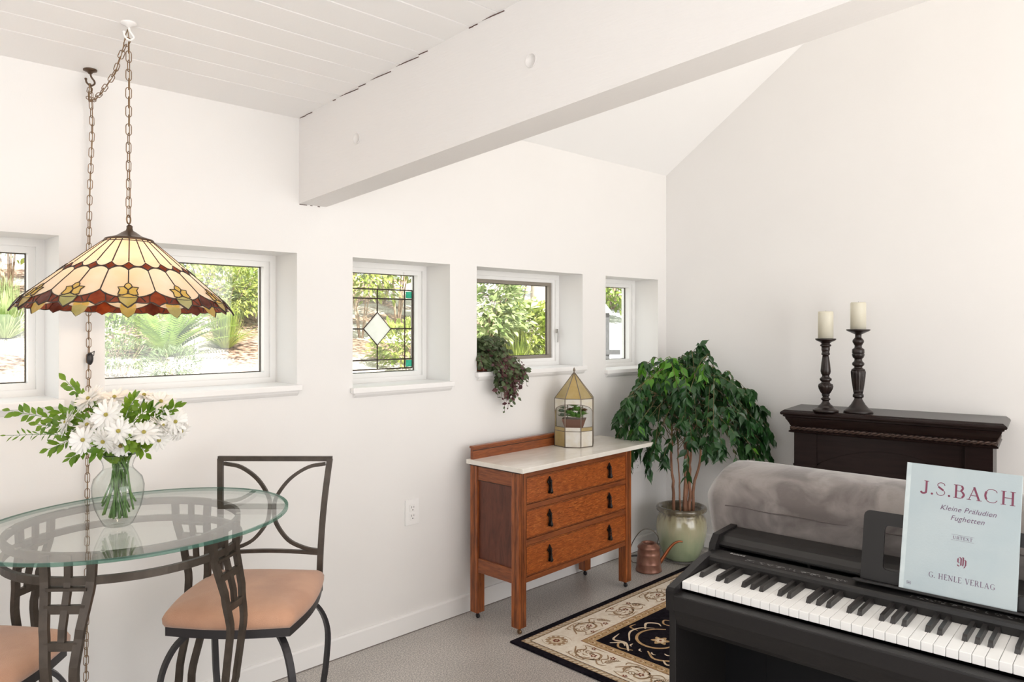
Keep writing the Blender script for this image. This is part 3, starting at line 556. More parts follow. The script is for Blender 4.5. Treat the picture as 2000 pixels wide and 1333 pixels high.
for (x, z) in ((xL, zB), (xL, zT-0.045), (xR-0.045, zB), (xR-0.045, zT-0.045)):
    b = MB(); b.box(x+0.008, x+0.041, -0.002, 0.002, z+0.006, z+0.039); lab(b.build('corner_square', artglass('teal glass', (0.08, 0.55, 0.42), (0.20, 0.75, 0.62), 0.75, 0.2, 40), sgp), 'teal corner square')

# outlets
def outlet(loc, label):
    t = thing('wall_outlet', label, 'outlet', loc, 0, 'white wall outlets under the windows')
    b = MB(); b.bbox(-0.040, 0.040, -0.006, 0.0, -0.060, 0.060, 0.002); b.build('cover_plate', trimM, t)
    for z in (0.020, -0.020):
        b = MB(); b.bbox(-0.017, 0.017, -0.0085, -0.004, z-0.016, z+0.016, 0.003)
        b.box(-0.0075, -0.0055, -0.0092, -0.008, z-0.001, z+0.009, 1); b.box(0.0055, 0.0075, -0.0092, -0.008, z, z+0.008, 1); b.prism([(0.003*math.cos(a*PI/4), z-0.009+0.003*math.sin(a*PI/4)) for a in range(8)], 'y', -0.0092, -0.008, 1)
        b.build('socket', [trimM, pm('slot dark', (0.12, 0.11, 0.10), 0.6)], t)
outlet((2.121, D, 0.565), 'white double outlet on the wall left of the dresser'); outlet((3.905, D, 0.565), 'white outlet on the wall behind the fig leaves right of the dresser')

# ================================================================== SWAG LAMP
def chain(b, path, L=0.034, W=0.0075, r=0.0013, pitch=0.027, jit=0.0, rs=1):
    rr = random.Random(rs); P = [Vector(p) for p in path]; acc = [0]
    for i in range(1, len(P)): acc.append(acc[-1]+(P[i]-P[i-1]).length)
    def pos(s):
        s = max(0, min(acc[-1], s))
        for i in range(1, len(P)):
            if s <= acc[i]: return P[i-1].lerp(P[i], (s-acc[i-1])/max(1e-9, acc[i]-acc[i-1]))
        return P[-1]
    s = 0; k = 0; tw = rr.uniform(0, 3)
    while s+L*0.6 < acc[-1]:
        c = pos(s+pitch/2); t = (pos(s+pitch)-pos(s)).normalized(); tw += rr.uniform(-0.35, 0.35)
        a = t.cross(Vector((0.31, 0.2, 0.9)) if abs(t.z) < 0.9 else Vector((1, 0, 0))).normalized(); bb = t.cross(a); th = tw+(k % 2)*PI/2; sd = a*math.cos(th)+bb*math.sin(th); sd = (sd+Vector((rr.uniform(-jit, jit), rr.uniform(-jit, jit), 0))).normalized()
        h = L/2-W; pts = []
        for i in range(7): q = -PI/2+PI*i/6; pts.append(c+t*(h+W*math.cos(q))+sd*(W*math.sin(q)))
        for i in range(7): q = PI/2+PI*i/6; pts.append(c+t*(-h+W*math.cos(q))+sd*(W*math.sin(q)))
        b.tube(pts, r, 5, closed=True); s += pitch; k += 1
LX, LY = 0.729, 2.364; hookA = Vector((LX, LY, 2.298)); hookB = Vector((0.742, 2.800, 2.266))
sl = thing('pendant_lamp', 'stained glass cone lamp in cream, amber and dark red hanging on a long brass chain', 'lamp', (LX, LY, 1.5))
SP = [(0.0, 0.062, 0.200), (0.07, 0.072, 0.192), (0.30, 0.122, 0.150), (0.475, 0.170, 0.108), (0.70, 0.232, 0.053), (0.86, 0.272, 0.016), (1.0, 0.292, -0.012), (1.1, 0.305, -0.03)]
def S(u, t, off=0.0):
    for i in range(1, len(SP)):
        if t <= SP[i][0] or i == len(SP)-1:
            a, c = SP[i-1], SP[i]; q = (t-a[0])/(c[0]-a[0]); r = a[1]+(c[1]-a[1])*q; z = a[2]+(c[2]-a[2])*q; dr, dz = c[1]-a[1], c[2]-a[2]; l = math.hypot(dr, dz); break
    th = 2*PI*u/24+PHI; r += off*(-dz)/l; z += off*dr/l; return Vector((r*math.cos(th), r*math.sin(th), z))
PHI = math.atan2(-LY, -LX)-2*PI/24*1.0
shC = artglass('shade cream', (0.93, 0.68, 0.43), (0.97, 0.84, 0.68), 0.50, 0.25, 9, (1, 1, 0.5)); shU = artglass('shade peach', (0.92, 0.60, 0.38), (0.95, 0.76, 0.56), 0.42, 0.25, 12, (1, 1, 0.5)); shR = artglass('shade red', (0.36, 0.05, 0.015), (0.62, 0.12, 0.03), 0.55, 0.2, 30)
shB = artglass('shade brown', (0.12, 0.022, 0.012), (0.28, 0.065, 0.03), 0.45, 0.2, 30); shY = artglass('shade yellow', (0.86, 0.66, 0.16), (0.95, 0.80, 0.32), 0.55, 0.2, 30); shG = artglass('shade green', (0.66, 0.62, 0.22), (0.80, 0.76, 0.38), 0.5, 0.2, 30)
NS = 10; b = MB(); ld = MB()
def tb(u): f = u % 1; return 0.43+0.055*math.sin(PI*f)**0.7
def tl(u): f = u % 1; return 0.535-0.045*math.sin(PI*f)**0.7
def ts(u): f = (u % 2)/2; return 0.78+0.10*math.sin(PI*f)**0.7
def te(u):
    f = (u % 2)/2; base = 0.915+0.035*abs(math.sin(2*PI*f)); g = abs(f-0.5); 
    if g < 0.14: base = max(base, 1.02-0.10*(g/0.14)**1.2)
    if min(f, 1-f) < 0.12: base = max(base, 0.985-0.07*(min(f, 1-f)/0.12))
    return base
for i in range(24*NS):
    u0, u1 = i/NS, (i+1)/NS; e = 1e-5
    fs = [lambda u: 0.0, lambda u: 0.07, tb, tl, ts, te]
    for k, (nn, mi) in enumerate(((1, 0), (4, 5), (1, 2), (4, 0), (3, 2))):
        for j in range(nn):
            def T(u, q): a_, c_ = fs[k](u), fs[k+1](u); return a_+(c_-a_)*q
            ua, ub = u0+e, u1-e
            b.add([S(u0, T(ua, j/nn)), S(u1, T(ub, j/nn)), S(u1, T(ub, (j+1)/nn)), S(u0, T(ua, (j+1)/nn))], [(0, 1, 2, 3)], mi)
def patch(poly, mi, off=0.0012):
    c = (sum(p[0] for p in poly)/len(poly), sum(p[1] for p in poly)/len(poly))
    for sgn in (1, -1):
        b.add([S(c[0], c[1], off*sgn)]+[S(p[0], p[1], off*sgn) for p in poly], [(0, 1+i, 1+(i+1) % len(poly)) for i in range(len(poly))], mi)
    pts = [S(p[0], p[1], off*1.2) for p in poly]; ld.tube(pts, 0.0015, 5, closed=True)
def line(fn, a, c, n, r=0.0017): ld.tube([S(*fn(a+(c-a)*i/n), 0.0004) for i in range(n+1)], r, 5)
for k in range(24):
    line(lambda q: (k, q), 0.0, 0.42, 8); line(lambda q: (k, q), 0.535, 0.78 if k % 2 == 0 else 0.70, 5)
    patch([(k-0.30, 0.482), (k, 0.435), (k+0.30, 0.482), (k, 0.530)], 1)
for fn in ((lambda q: (q, 0.07)), (lambda q: (q, tb(q))), (lambda q: (q, tl(q))), (lambda q: (q, ts(q)))): line(fn, 0, 24, 240)
ld.tube([S(i/NS, te(i/NS-1e-6), 0) for i in range(24*NS)], 0.0017, 5, closed=True)
for k in range(12):
    c = 2*k+1; my = 3 if k % 2 == 0 else 4
    patch([(c-0.34, 0.865), (c, 0.835), (c+0.34, 0.865), (c+0.26, 0.94), (c, 1.02), (c-0.26, 0.94)], my, 0.0016)
    patch([(c-0.34, 0.845), (c-0.30, 0.79), (c-0.38, 0.755), (c-0.16, 0.75), (c, 0.79), (c-0.03, 0.835), (c-0.18, 0.855)], 3, 0.0016)
    patch([(c+0.34, 0.845), (c+0.30, 0.79), (c+0.38, 0.755), (c+0.16, 0.75), (c, 0.79), (c+0.03, 0.835), (c+0.18, 0.855)], 3, 0.0016)
    patch([(c-0.15, 0.745), (c-0.10, 0.715), (c, 0.70), (c+0.10, 0.715), (c+0.15, 0.745), (c, 0.785)], 3, 0.0016)
    patch([(2*k-0.30, 0.93), (2*k-0.26, 0.85), (2*k, 0.79), (2*k+0.26, 0.85), (2*k+0.30, 0.93), (2*k, 0.985)], 1 if k in (0, 1, 7) else 2)
    for s_ in (-1, 1): line(lambda q: (c+s_*(0.42+0.15*q), 0.86+0.07*q), 0, 1, 3)
TILT = Matrix.Translation((0, 0, 0.1)) @ Matrix.Rotation(math.radians(2.2), 4, -RT) @ Matrix.Translation((0, 0, -0.1))
b.build('lamp_shade', [shC, shR, shB, shY, shG, shU], sl, TILT); ld.build('lead_lines', darkM, sl, TILT)
b = MB(); b.lathe([(0.0665, 0.197), (0.067, 0.201), (0.064, 0.204), (0.052, 0.207), (0.034, 0.214), (0.020, 0.224), (0.010, 0.230), (0.008, 0.237), (0.0085, 0.243), (0.004, 0.247), (0, 0.248)], 40); b.build('cap', pm('bronze cap', (0.11, 0.07, 0.045), 0.35, 0.7), sl, TILT)
b = MB(); b.tube([(0.011*math.cos(a), 0, 0.262+0.013*math.sin(a)) for a in [2*PI*i/16 for i in range(16)]], 0.0022, 6, closed=True); b.build('loop', brassM, sl, Matrix.Rotation(0.8, 4, 'Z'))
b = MB(); b.sphere((0, 0, 0.095), 0.028, 16, 12, 0, (1, 1, 1.25)); b.tube([(0, 0, 0.12), (0, 0, 0.20)], 0.014, 12, mi=1)
b.build('bulb', [pm('lit bulb', (1, 0.9, 0.75), 0.3, emis=(1, 0.80, 0.55), emis_s=14), brassM], sl)
pl = lamp('pendant_lamp_light', 'POINT', (LX, LY, 1.585), (0, 0, 0), 5.0, (1.0, 0.77, 0.58), shadow_soft_size=0.035)
b = MB(); o_ = Vector((LX, LY, 1.5))
chain(b, [Vector((0, 0, 0.272)), hookA-o_], rs=4)
sw = [hookA, Vector((0.727, 2.43, 2.262)), Vector((0.728, 2.50, 2.225)), Vector((0.722, 2.58, 2.195)), Vector((0.719, 2.67, 2.182)), Vector((0.725, 2.75, 2.205)), hookB+Vector((0, 0, -0.01))]
chain(b, [p-o_ for p in spline(sw, 5)], jit=0.5, rs=2)
dn = [hookB, Vector((0.750, 2.806, 2.12)), Vector((0.744, 2.812, 1.9)), Vector((0.740, 2.814, 1.6)), Vector((0.742, 2.815, 1.36)), Vector((0.738, 2.815, 1.0)), Vector((0.736, 2.815, 0.6)), Vector((0.732, 2.815, 0.12))]
chain(b, [p-o_ for p in dn], rs=3, jit=0.12); b.build('chain', brassM, sl)
b = MB(); b.tube([p-o_+Vector((0.001, 0, 0)) for p in spline([Vector((LX, LY, 1.77)), hookA]+sw[1:-1]+dn, 4)], 0.0014, 5); b.build('cord', pm('lamp cord', (0.30, 0.20, 0.10), 0.5), sl)
b = MB(); b.sphere((0.744-LX, 2.810-LY, 1.335-1.5), 0.011, 10, 8, 0, (1, 0.8, 2.0)); b.tube([(0.735-LX, 2.80-LY, -0.150), (0.755-LX, 2.80-LY, -0.140), (0.757-LX, 2.815-LY, -0.155), (0.738-LX, 2.815-LY, -0.163)], 0.0016, 5, closed=True); b.build('cord_switch', ironB, sl)
def hook(p, mat, label):
    t = thing('ceiling_hook', label, 'hook', p); zc = ceil_low(p[1])-p[2]
    b = MB(); b.lathe([(0.0, zc-0.014), (0.005, zc-0.014), (0.010, zc-0.008), (0.021, zc-0.004), (0.022, zc+0.002)], 24); b.build('canopy', mat, t)
    b = MB(); b.tube(spline([(0, 0, zc-0.010), (0.004, 0, zc-0.024), (0.013, 0, zc-0.036), (0.013, 0, 0.0), (0.002, 0, -0.008), (-0.010, 0, 0.0), (-0.013, 0, 0.010)], 5), 0.0030, 8); b.sphere((-0.013, 0, 0.012), 0.0045, 8, 6); b.build('hook', mat, t)
hook((hookA.x, hookA.y, hookA.z+0.004), trimM, 'white ceiling hook that the pendant lamp hangs straight below'); hook((hookB.x, hookB.y, hookB.z+0.004), pm('bronze cap', (0.1, 0.07, 0.05)), 'dark bronze ceiling hook close to the window wall')
q = ray = None
b = MB(); b.lathe([(0.0, -0.010), (0.050, -0.010), (0.056, -0.006), (0.057, 0.006)], 32); o = b.build('ceiling_disc', ceilM); o.location = (0.330, 2.560, ceil_low(2.56)-0.001); tag(o, 'flat round white cover on the boarded ceiling left of the hooks', 'ceiling cover')

# ================================================================== GLASS TABLE
TZ = 0.890; tx, ty = 0.715, 2.325
tb_ = thing('glass_top_table', 'bistro table with an oval clear glass top on a curved bronze iron base', 'table', (tx, ty, 0))
b = MB(); n = 96; A_, B_ = 0.428, 0.372; al = math.radians(8); ox, oy = 0.020, -0.042
def ep(th, k): x, y = A_*k*math.cos(th), B_*k*math.sin(th); return (ox+x*math.cos(al)-y*math.sin(al), oy+x*math.sin(al)+y*math.cos(al))
rings = [(0.975, 0.0, 0), (1.0, 0.0015, 1), (1.0, -0.007, 1), (0.99, -0.0095, 0)]; vs = []
for (k, z, _) in rings: vs += [(*ep(2*PI*i/n, k), TZ+z) for i in range(n)]
b.add(vs, [tuple(range(n))], 0); b.add(vs, [tuple(range(3*n, 4*n))[::-1]], 0)
for r_ in range(3): b.add(vs, [(r_*n+i, r_*n+(i+1) % n, (r_+1)*n+(i+1) % n, (r_+1)*n+i) for i in range(n)], 1)
gl = pm('green glass edge', (0.03, 0.11, 0.085), 0.08, spec=0.8); N, L = nodes_of(gl); trn = N.new('ShaderNodeBsdfTransparent'); trn.inputs[0].default_value = (0.55, 0.80, 0.70, 1); mx = N.new('ShaderNodeMixShader'); mx.inputs[0].default_value = 0.42; L.new(N['Principled BSDF'].outputs[0], mx.inputs[1]); L.new(trn.outputs[0], mx.inputs[2]); L.new(mx.outputs[0], N['Material Output'].inputs[0])
b.build('glass_top', [glassmat('table glass', (0.95, 0.975, 0.96), 1.15), gl], tb_)
def band(R, z0, z1, w, name):
    b = MB(); pr = [(R-w/2, z0), (R+w/2, z0), (R+w/2, z1), (R-w/2, z1), (R-w/2, z0)]
    vs = []; n = 72
    for (r, z) in pr[:-1]: vs += [(r*math.cos(2*PI*i/n), r*math.sin(2*PI*i/n), z) for i in range(n)]
    for k in range(4): b.add(vs, [(k*n+i, k*n+(i+1) % n, ((k+1) % 4)*n+(i+1) % n, ((k+1) % 4)*n+i) for i in range(n)])
    return b.build(name, ironM, tb_)
RR = 0.302; band(RR, TZ-0.033, TZ-0.011, 0.012, 'upper_ring'); band(RR+0.006, TZ-0.090, TZ-0.070, 0.012, 'lower_ring')
for k in range(8):
    a = 2*PI*k/8+0.3; b = MB(); b.lathe([(0.007, TZ-0.0115), (0.007, TZ-0.0095)], 12, (RR*math.cos(a), RR*math.sin(a), 0)); b.build('glass_pad', pm('clear pad', (0.5, 0.5, 0.48), 0.3), tb_)
def radial(z):                                     # outward bulge of the legs
    pts = [(0.80, 0.004), (0.70, 0.030), (0.60, 0.042), (0.45, 0.022), (0.30, -0.028), (0.15, -0.045), (0.0, 0.02)]
    for i in range(1, len(pts)):
        if z >= pts[i][0]: q = (pts[i-1][0]-z)/(pts[i-1][0]-pts[i][0]); q = q*q*(3-2*q) if i in (2, 4) else q; return pts[i-1][1]+(pts[i][1]-pts[i-1][1])*q
    return 0.02
def halfw(z):
    pts = [(0.88, 0.060), (0.80, 0.056), (0.70, 0.044), (0.60, 0.034), (0.48, 0.030), (0.30, 0.022), (0.15, 0.030), (0.0, 0.060)]
    for i in range(1, len(pts)):
        if z >= pts[i][0]: q = (pts[i-1][0]-z)/(pts[i-1][0]-pts[i][0]); return pts[i-1][1]+(pts[i][1]-pts[i-1][1])*q
    return 0.06
for phi in (-10, 80, 170, -88):
    a = math.atan2(*( (RT*math.cos(math.radians(phi))+FW*math.sin(math.radians(phi))).yx )); er = Vector((math.cos(a), math.sin(a), 0)); et = Vector((-er.y, er.x, 0)); b = MB()
    def lp(z, s): 
        ro = radial(min(z, 0.80)); return er*(RR+ro+0.002)+et*s+Vector((0, 0, z))
    zs = [0.875-0.875*i/40 for i in range(41)]
    for s in (-1, 1): b.tube([lp(z, s*halfw(z)) for z in zs], 1.0, 4, flat=(er, 0.0105, 0.0065))
    b.tube([lp(z, 0) for z in zs if z >= 0.655], 1.0, 4, flat=(er, 0.0085, 0.0055))
    for z in (0.745, 0.660): b.tube([lp(z, -halfw(z)), lp(z, halfw(z))], 1.0, 4, flat=(er, 0.0105, 0.0058))
    b.tube([lp(0.792, -0.05), lp(0.792, 0.05)], 1.0, 4, flat=(er, 0.004, 0.010)); b.build('leg', ironM, tb_)
b = MB()
for phi in (-10, 80): 
    a = math.atan2(*((RT*math.cos(math.radians(phi))+FW*math.sin(math.radians(phi))).yx)); er = Vector((math.cos(a), math.sin(a), 0)); b.tube([er*(RR-0.04)+Vector((0, 0, 0.16)), -er*(RR-0.04)+Vector((0, 0, 0.16))], 1.0, 4, flat=((0, 0, 1), 0.008, 0.005))
b.build('stretcher', ironM, tb_)

# ================================================================== CHAIRS
peach = pm('peach fabric', (0.48, 0.255, 0.16), 0.85, sheen=0.3, col2=(0.60, 0.335, 0.215), nscale=7, bump=0.25, bscale=420)
def chair(loc, rz, label):
    t = thing('dining_chair', label, 'chair', loc, rz, 'peach seat dining chairs'); SZ = 0.585; W, Dp = 0.186, 0.190
    # seat outline: slightly bowed sides
    def outline(k=1.0, n=12):
        c = [(-W*1.0, -Dp), (W*1.0, -Dp), (W*0.98, Dp*0.96), (-W*0.98, Dp*0.96)]; o = []
        bow = [(0, -0.022), (0.020, 0), (0, 0.010), (-0.020, 0)]
        for i in range(4):
            p, q = c[i], c[(i+1) % 4]
            for j in range(n):
                u = j/n; s = math.sin(PI*u); o.append(((p[0]+(q[0]-p[0])*u+bow[i][0]*s)*k, (p[1]+(q[1]-p[1])*u+bow[i][1]*s)*k))
        return o
    b = MB(); lev = [(1.0, -0.034), (1.03, -0.022), (1.035, -0.006), (1.0, 0.008), (0.93, 0.018), (0.80, 0.026), (0.6, 0.032), (0.35, 0.036), (0.1, 0.037)]; vs = []; n = 48
    for k, z in lev: vs += [(x, y, SZ+z) for x, y in outline(k)]
    b.add(vs, [tuple(range(n))[::-1], tuple(range((len(lev)-1)*n, len(lev)*n))]+[(r*n+i, r*n+(i+1) % n, (r+1)*n+(i+1) % n, (r+1)*n+i) for r in range(len(lev)-1) for i in range(n)], 0, True); b.build('seat', peach, t)
    b = MB(); o1 = outline(1.0); o2 = outline(0.9); vs = [(x, y, SZ-0.034) for x, y in o1]+[(x, y, SZ-0.060) for x, y in o1]+[(x, y, SZ-0.060) for x, y in o2]
    b.add(vs, [(r*n+i, r*n+(i+1) % n, (r+1)*n+(i+1) % n, (r+1)*n+i) for r in range(2) for i in range(n)]+[tuple(range(2*n, 3*n))]); b.build('seat_frame', ironB, t)
    for sx in (-1, 1):
        for sy in (-1, 1):
            p0 = Vector((sx*W*0.62, sy*Dp*0.62, SZ-0.055)); k = Vector((sx*0.75, sy*0.75, 0)).normalized(); pts = spline([p0, p0+k*0.075+Vector((0, 0, -0.05)), p0+k*0.115+Vector((0, 0, -0.14)), p0+k*0.110+Vector((0, 0, -0.26)), p0+k*0.09+Vector((0, 0, -0.40)), Vector((p0.x, p0.y, 0.0))+k*0.115], 6)
            pts[-1].z = 0.001; b = MB(); b.tube(pts, 1.0, 4, flat=(k, 0.010, 0.006)); b.build('leg', ironB, t)
    # backrest: flat bar frame with two curves touching in the middle
    ZT = 0.975
    def bp(u, z): q = (z-0.53)/(ZT-0.53); w_ = W*0.93+0.022*q*q; return Vector((u*w_, Dp*0.95+0.006+0.055*q*q, z))
    for s in (-1, 1): b = MB(); b.tube([bp(s, 0.525+(ZT-0.525)*i/14) for i in range(15)], 1.0, 4, flat=((0, 1, 0), 0.0095, 0.0065)); b.build('back_post', ironM, t)
    b = MB(); b.tube([bp(-1.04, ZT), bp(1.04, ZT)], 1.0, 4, flat=((0, 1, 0), 0.0085, 0.0065)); b.build('top_rail', ironM, t)
    b = MB(); b.tube([bp(-1+2*i/10, 0.655+0.008*math.sin(PI*i/10)) for i in range(11)], 1.0, 4, flat=((0, 1, 0), 0.006, 0.006)); b.build('bottom_rail', ironM, t)
    for s in (-1, 1):
        b = MB(); b.tube(spline([bp(s*0.93, 0.958), bp(s*0.62, 0.946), bp(s*0.30, 0.905), bp(s*0.075, 0.845), bp(s*0.045, 0.80), bp(s*0.10, 0.755), bp(s*0.35, 0.700), bp(s*0.68, 0.673), bp(s*0.96, 0.664)], 5), 1.0, 4, flat=((0, 1, 0), 0.006, 0.0055)); b.build('back_scroll', ironM, t)
    return t
chair((1.075, 2.300, 0), math.radians(-45), 'metal chair with a peach seat and curved bar back, right of the glass table')
chair((0.300, 2.370, 0), math.radians(42), 'peach seated metal chair cut off by the left picture edge, only its seat visible')

# ================================================================== VASE AND BOUQUET
VX, VY, VZ = 0.665, 2.245, TZ+0.002
va = thing('glass_vase', 'clear glass vase of water holding the daisies on the glass table', 'vase', (VX, VY, VZ))
pr = [(0.0, 0.002), (0.030, 0.0), (0.036, 0.003), (0.044, 0.018), (0.058, 0.050), (0.065, 0.085), (0.0665, 0.110), (0.061, 0.132), (0.047, 0.148), (0.0385, 0.158), (0.037, 0.166), (0.041, 0.180), (0.050, 0.194), (0.0535, 0.199)]
vg = bpy.data.materials.new('vase glass'); vg.use_nodes = True; N, L = nodes_of(vg); N.remove(N['Principled BSDF']); t_ = N.new('ShaderNodeBsdfTransparent'); g_ = N.new('ShaderNodeBsdfGlossy'); g_.inputs[1].default_value = 0.02; lw = N.new('ShaderNodeLayerWeight'); lw.inputs[0].default_value = 0.5
cr = N.new('ShaderNodeValToRGB'); cr.color_ramp.elements[0].color = (0.97, 0.98, 0.97, 1); cr.color_ramp.elements[1].color = (0.45, 0.47, 0.46, 1); cr.color_ramp.elements[0].position = 0.62; cr.color_ramp.elements[1].position = 0.95; L.new(lw.outputs['Facing'], cr.inputs[0]); L.new(cr.outputs[0], t_.inputs[0])
mx = N.new('ShaderNodeMixShader'); fr = N.new('ShaderNodeMath'); fr.operation = 'POWER'; fr.inputs[1].default_value = 5.0; L.new(lw.outputs['Facing'], fr.inputs[0]); f2 = N.new('ShaderNodeMath'); f2.operation = 'MULTIPLY_ADD'; f2.inputs[1].default_value = 0.5; f2.inputs[2].default_value = 0.04; L.new(fr.outputs[0], f2.inputs[0]); L.new(f2.outputs[0], mx.inputs[0]); L.new(t_.outputs[0], mx.inputs[1]); L.new(g_.outputs[0], mx.inputs[2]); L.new(mx.outputs[0], N['Material Output'].inputs[0])
b = MB(); b.lathe(pr, 56); b.lathe([(0.0535, 0.199), (0.052, 0.2005), (0.0505, 0.198)], 56); b.v = b.v; b.build('vase_body', vg, va)
b = MB(); b.lathe([(0.0, 0.004), (0.030, 0.004), (0.0575, 0.052), (0.0655, 0.10), (0.060, 0.131), (0.046, 0.147), (0.0375, 0.157), (0.0, 0.157)], 40); b.build('water', glassmat('water', (0.95, 0.97, 0.96), 0.25), va)
petM = leafmat('daisy petal', (0.93, 0.91, 0.87), (0.98, 0.97, 0.95), 0.55, 0.3, 40); cenM = pm('daisy centre', (0.30, 0.26, 0.05), 0.8, col2=(0.50, 0.42, 0.10), nscale=300, bump=0.5, bscale=300)
stM = leafmat('stem green', (0.09, 0.19, 0.045), (0.16, 0.28, 0.08), 0.45, 0.1, 20); lfM = leafmat('bouquet leaf', (0.07, 0.18, 0.008), (0.24, 0.38, 0.03), 0.4, 0.35, 12)
Vc = Vector((VX, VY, VZ)); dV = Vc.dot(FW)
def px3(px, py, dd=0.0):                            # point of the bouquet, dd metres behind the vase axis
    d = dV+dd; return FW*d+RT*((px-1000)/F_PX*d)+Vector((0, 0, HC-(py-635)/F_PX*d))
rr = random.Random(8)
daisies = [(174, 780, .01, 27, (-.5, -.6, .8), 'large daisy at the top left of the bouquet, tilted up'), (224, 778, .03, 27, (0, -.3, 1), 'daisy at the top centre of the bouquet, seen from the side'),
 (208, 811, -.07, 24, (0, -1, .3), 'open daisy facing forward in the upper middle of the bouquet'), (163, 860, -.08, 22, (0, -1, .25), 'open daisy facing forward low on the left of the bouquet'),
 (131, 826, -.03, 21, (-.9, -.7, .6), 'leftmost daisy of the bouquet, turned away to the left'), (171, 832, -.04, 21, (-.2, -.4, .9), 'daisy above the low left one, seen almost edge on'),
 (203, 862, -.09, 22, (-.3, -.8, -.4), 'drooping daisy hanging just above the vase rim'), (232, 843, -.08, 22, (.1, -1, .4), 'open daisy right of the middle with its centre showing'),
 (236, 870, -.06, 19, (.2, -.8, -.3), 'small daisy tucked low over the right of the vase neck'), (281, 846, -.05, 23, (.3, -.6, .7), 'full daisy on the lower right of the bouquet'),
 (281, 774, .05, 19, (.2, -.1, 1), 'small daisy standing up at the top right of the bouquet'), (314, 786, .04, 23, (.4, -.5, .8), 'daisy high on the right with leaves below it'),
 (341, 824, .03, 24, (1, -.6, .1), 'rightmost daisy of the bouquet, facing right'), (316, 832, .00, 20, (.6, .1, .8), 'daisy second from the right, turned to the back'),
 (145, 796, .04, 21, (-.8, -.2, .6), 'daisy behind the top left one, its petals spread left'), (352, 842, .05, 18, (.8, -.2, -.4), 'small hanging daisy under the rightmost one'),
 (290, 796, .08, 18, (0, .3, 1), 'daisy half hidden behind leaves on the upper right'), (309, 860, .01, 18, (.7, -.5, -.2), 'daisy at the lower right edge, tilted down')]
neck = Vc+Vector((0, 0, 0.165))
def stem_path(head, back, k):
    a = rr.uniform(0, 2*PI); rn = rr.uniform(0.0, 0.028); nk = neck+Vector((rn*math.cos(a), rn*math.sin(a), 0)); hd = Vector((head.x-nk.x, head.y-nk.y, 0)); ft = Vc+Vector((-hd.x*0.30+rr.uniform(-.02, .02), -hd.y*0.30+rr.uniform(-.02, .02), rr.uniform(0.012, 0.035)))
    h = Vector((ft.x-Vc.x, ft.y-Vc.y, 0)); 
    if h.length > 0.044: ft.x = Vc.x+h.x*0.044/h.length; ft.y = Vc.y+h.y*0.044/h.length
    ft.z = Vc.z+0.022+0.9*max(0, h.length-0.02)*rr.uniform(0.6, 1.6)
    return spline([ft, (ft+nk)/2+Vector((rr.uniform(-.012, .012), rr.uniform(-.012, .012), 0)), nk, nk+(head-nk)*0.45+Vector((0, 0, 0.02)), head+back*0.02, head], 6)
for k, (px, py, dd, rp, fn, lb) in enumerate(daisies):
    c = px3(px, py, dd); f = (RT*fn[0]-FW*(-fn[1])+Vector((0, 0, fn[2]))).normalized(); R_ = rp*dV/F_PX*1.22
    t = thing('daisy', 'white '+lb, 'flower', c, 0, 'white daisies in the glass vase')
    b = MB(); a1 = f.orthogonal().normalized(); a2 = f.cross(a1)
    for ring in range(3):
        n = 15-ring*2
        for i in range(n):
            th = 2*PI*(i+0.5*ring+rr.uniform(-.2, .2))/n; el = 0.05+ring*0.20+rr.uniform(-.08, .08); d = (a1*math.cos(th)+a2*math.sin(th))*math.cos(el)+f*math.sin(el)
            L_ = R_*rr.uniform(0.85, 1.08)*(1-0.10*ring); b.leaf(d*0.004, d, f, L_, R_*0.26, bend=rr.uniform(0.02, 0.22), fold=-0.25, wprof=[0.35, 0.75, 1.0, 0.95, 0.5])
    b.build('petals', petM, t)
    b = MB(); b.sphere((0, 0, 0), 0.0055, 12, 8); 
    b.build('flower_centre', cenM, t, Matrix.Translation(f*0.004))
    b = MB(); sp_ = stem_path(c, -f, k); b.tube([p-c for p in sp_], 0.0027, 6); b.sphere(-f*0.003, 0.005, 8, 6)
    b.build('stem', stM, t)
sprigs = [((22, 803), 0.03, 'leafy sprig reaching far left with its tip over the window sill'), ((15, 851), 0.0, 'long thin leafy sprig pointing straight left, lowest tip on that side'), ((130, 745), 0.05, 'upright leafy sprig rising above the daisies on the left'),
 ((97, 877), -0.04, 'low leafy sprig hanging left of the vase rim'), ((140, 893), -0.07, 'short leafy sprig drooping beside the vase neck on the left'), ((345, 797), 0.02, 'leafy sprig at the upper right between two daisies'),
 ((284, 884), -0.05, 'leafy sprig drooping low on the right of the vase neck'), ((264, 778), -0.07, 'leafy sprig in front at the top right of centre'), ((300, 795), -0.05, 'leafy sprig with large bright leaves right of centre'),
 ((108, 802), -0.02, 'bushy leafy sprig on the left between tip and daisies'), ((255, 872), -0.09, 'small leafy sprig in front of the vase rim'), ((190, 884), -0.09, 'dense leafy sprig filling the vase mouth in front'), ((75, 830), 0.03, 'dark leafy sprig spreading left under the uppermost one')]
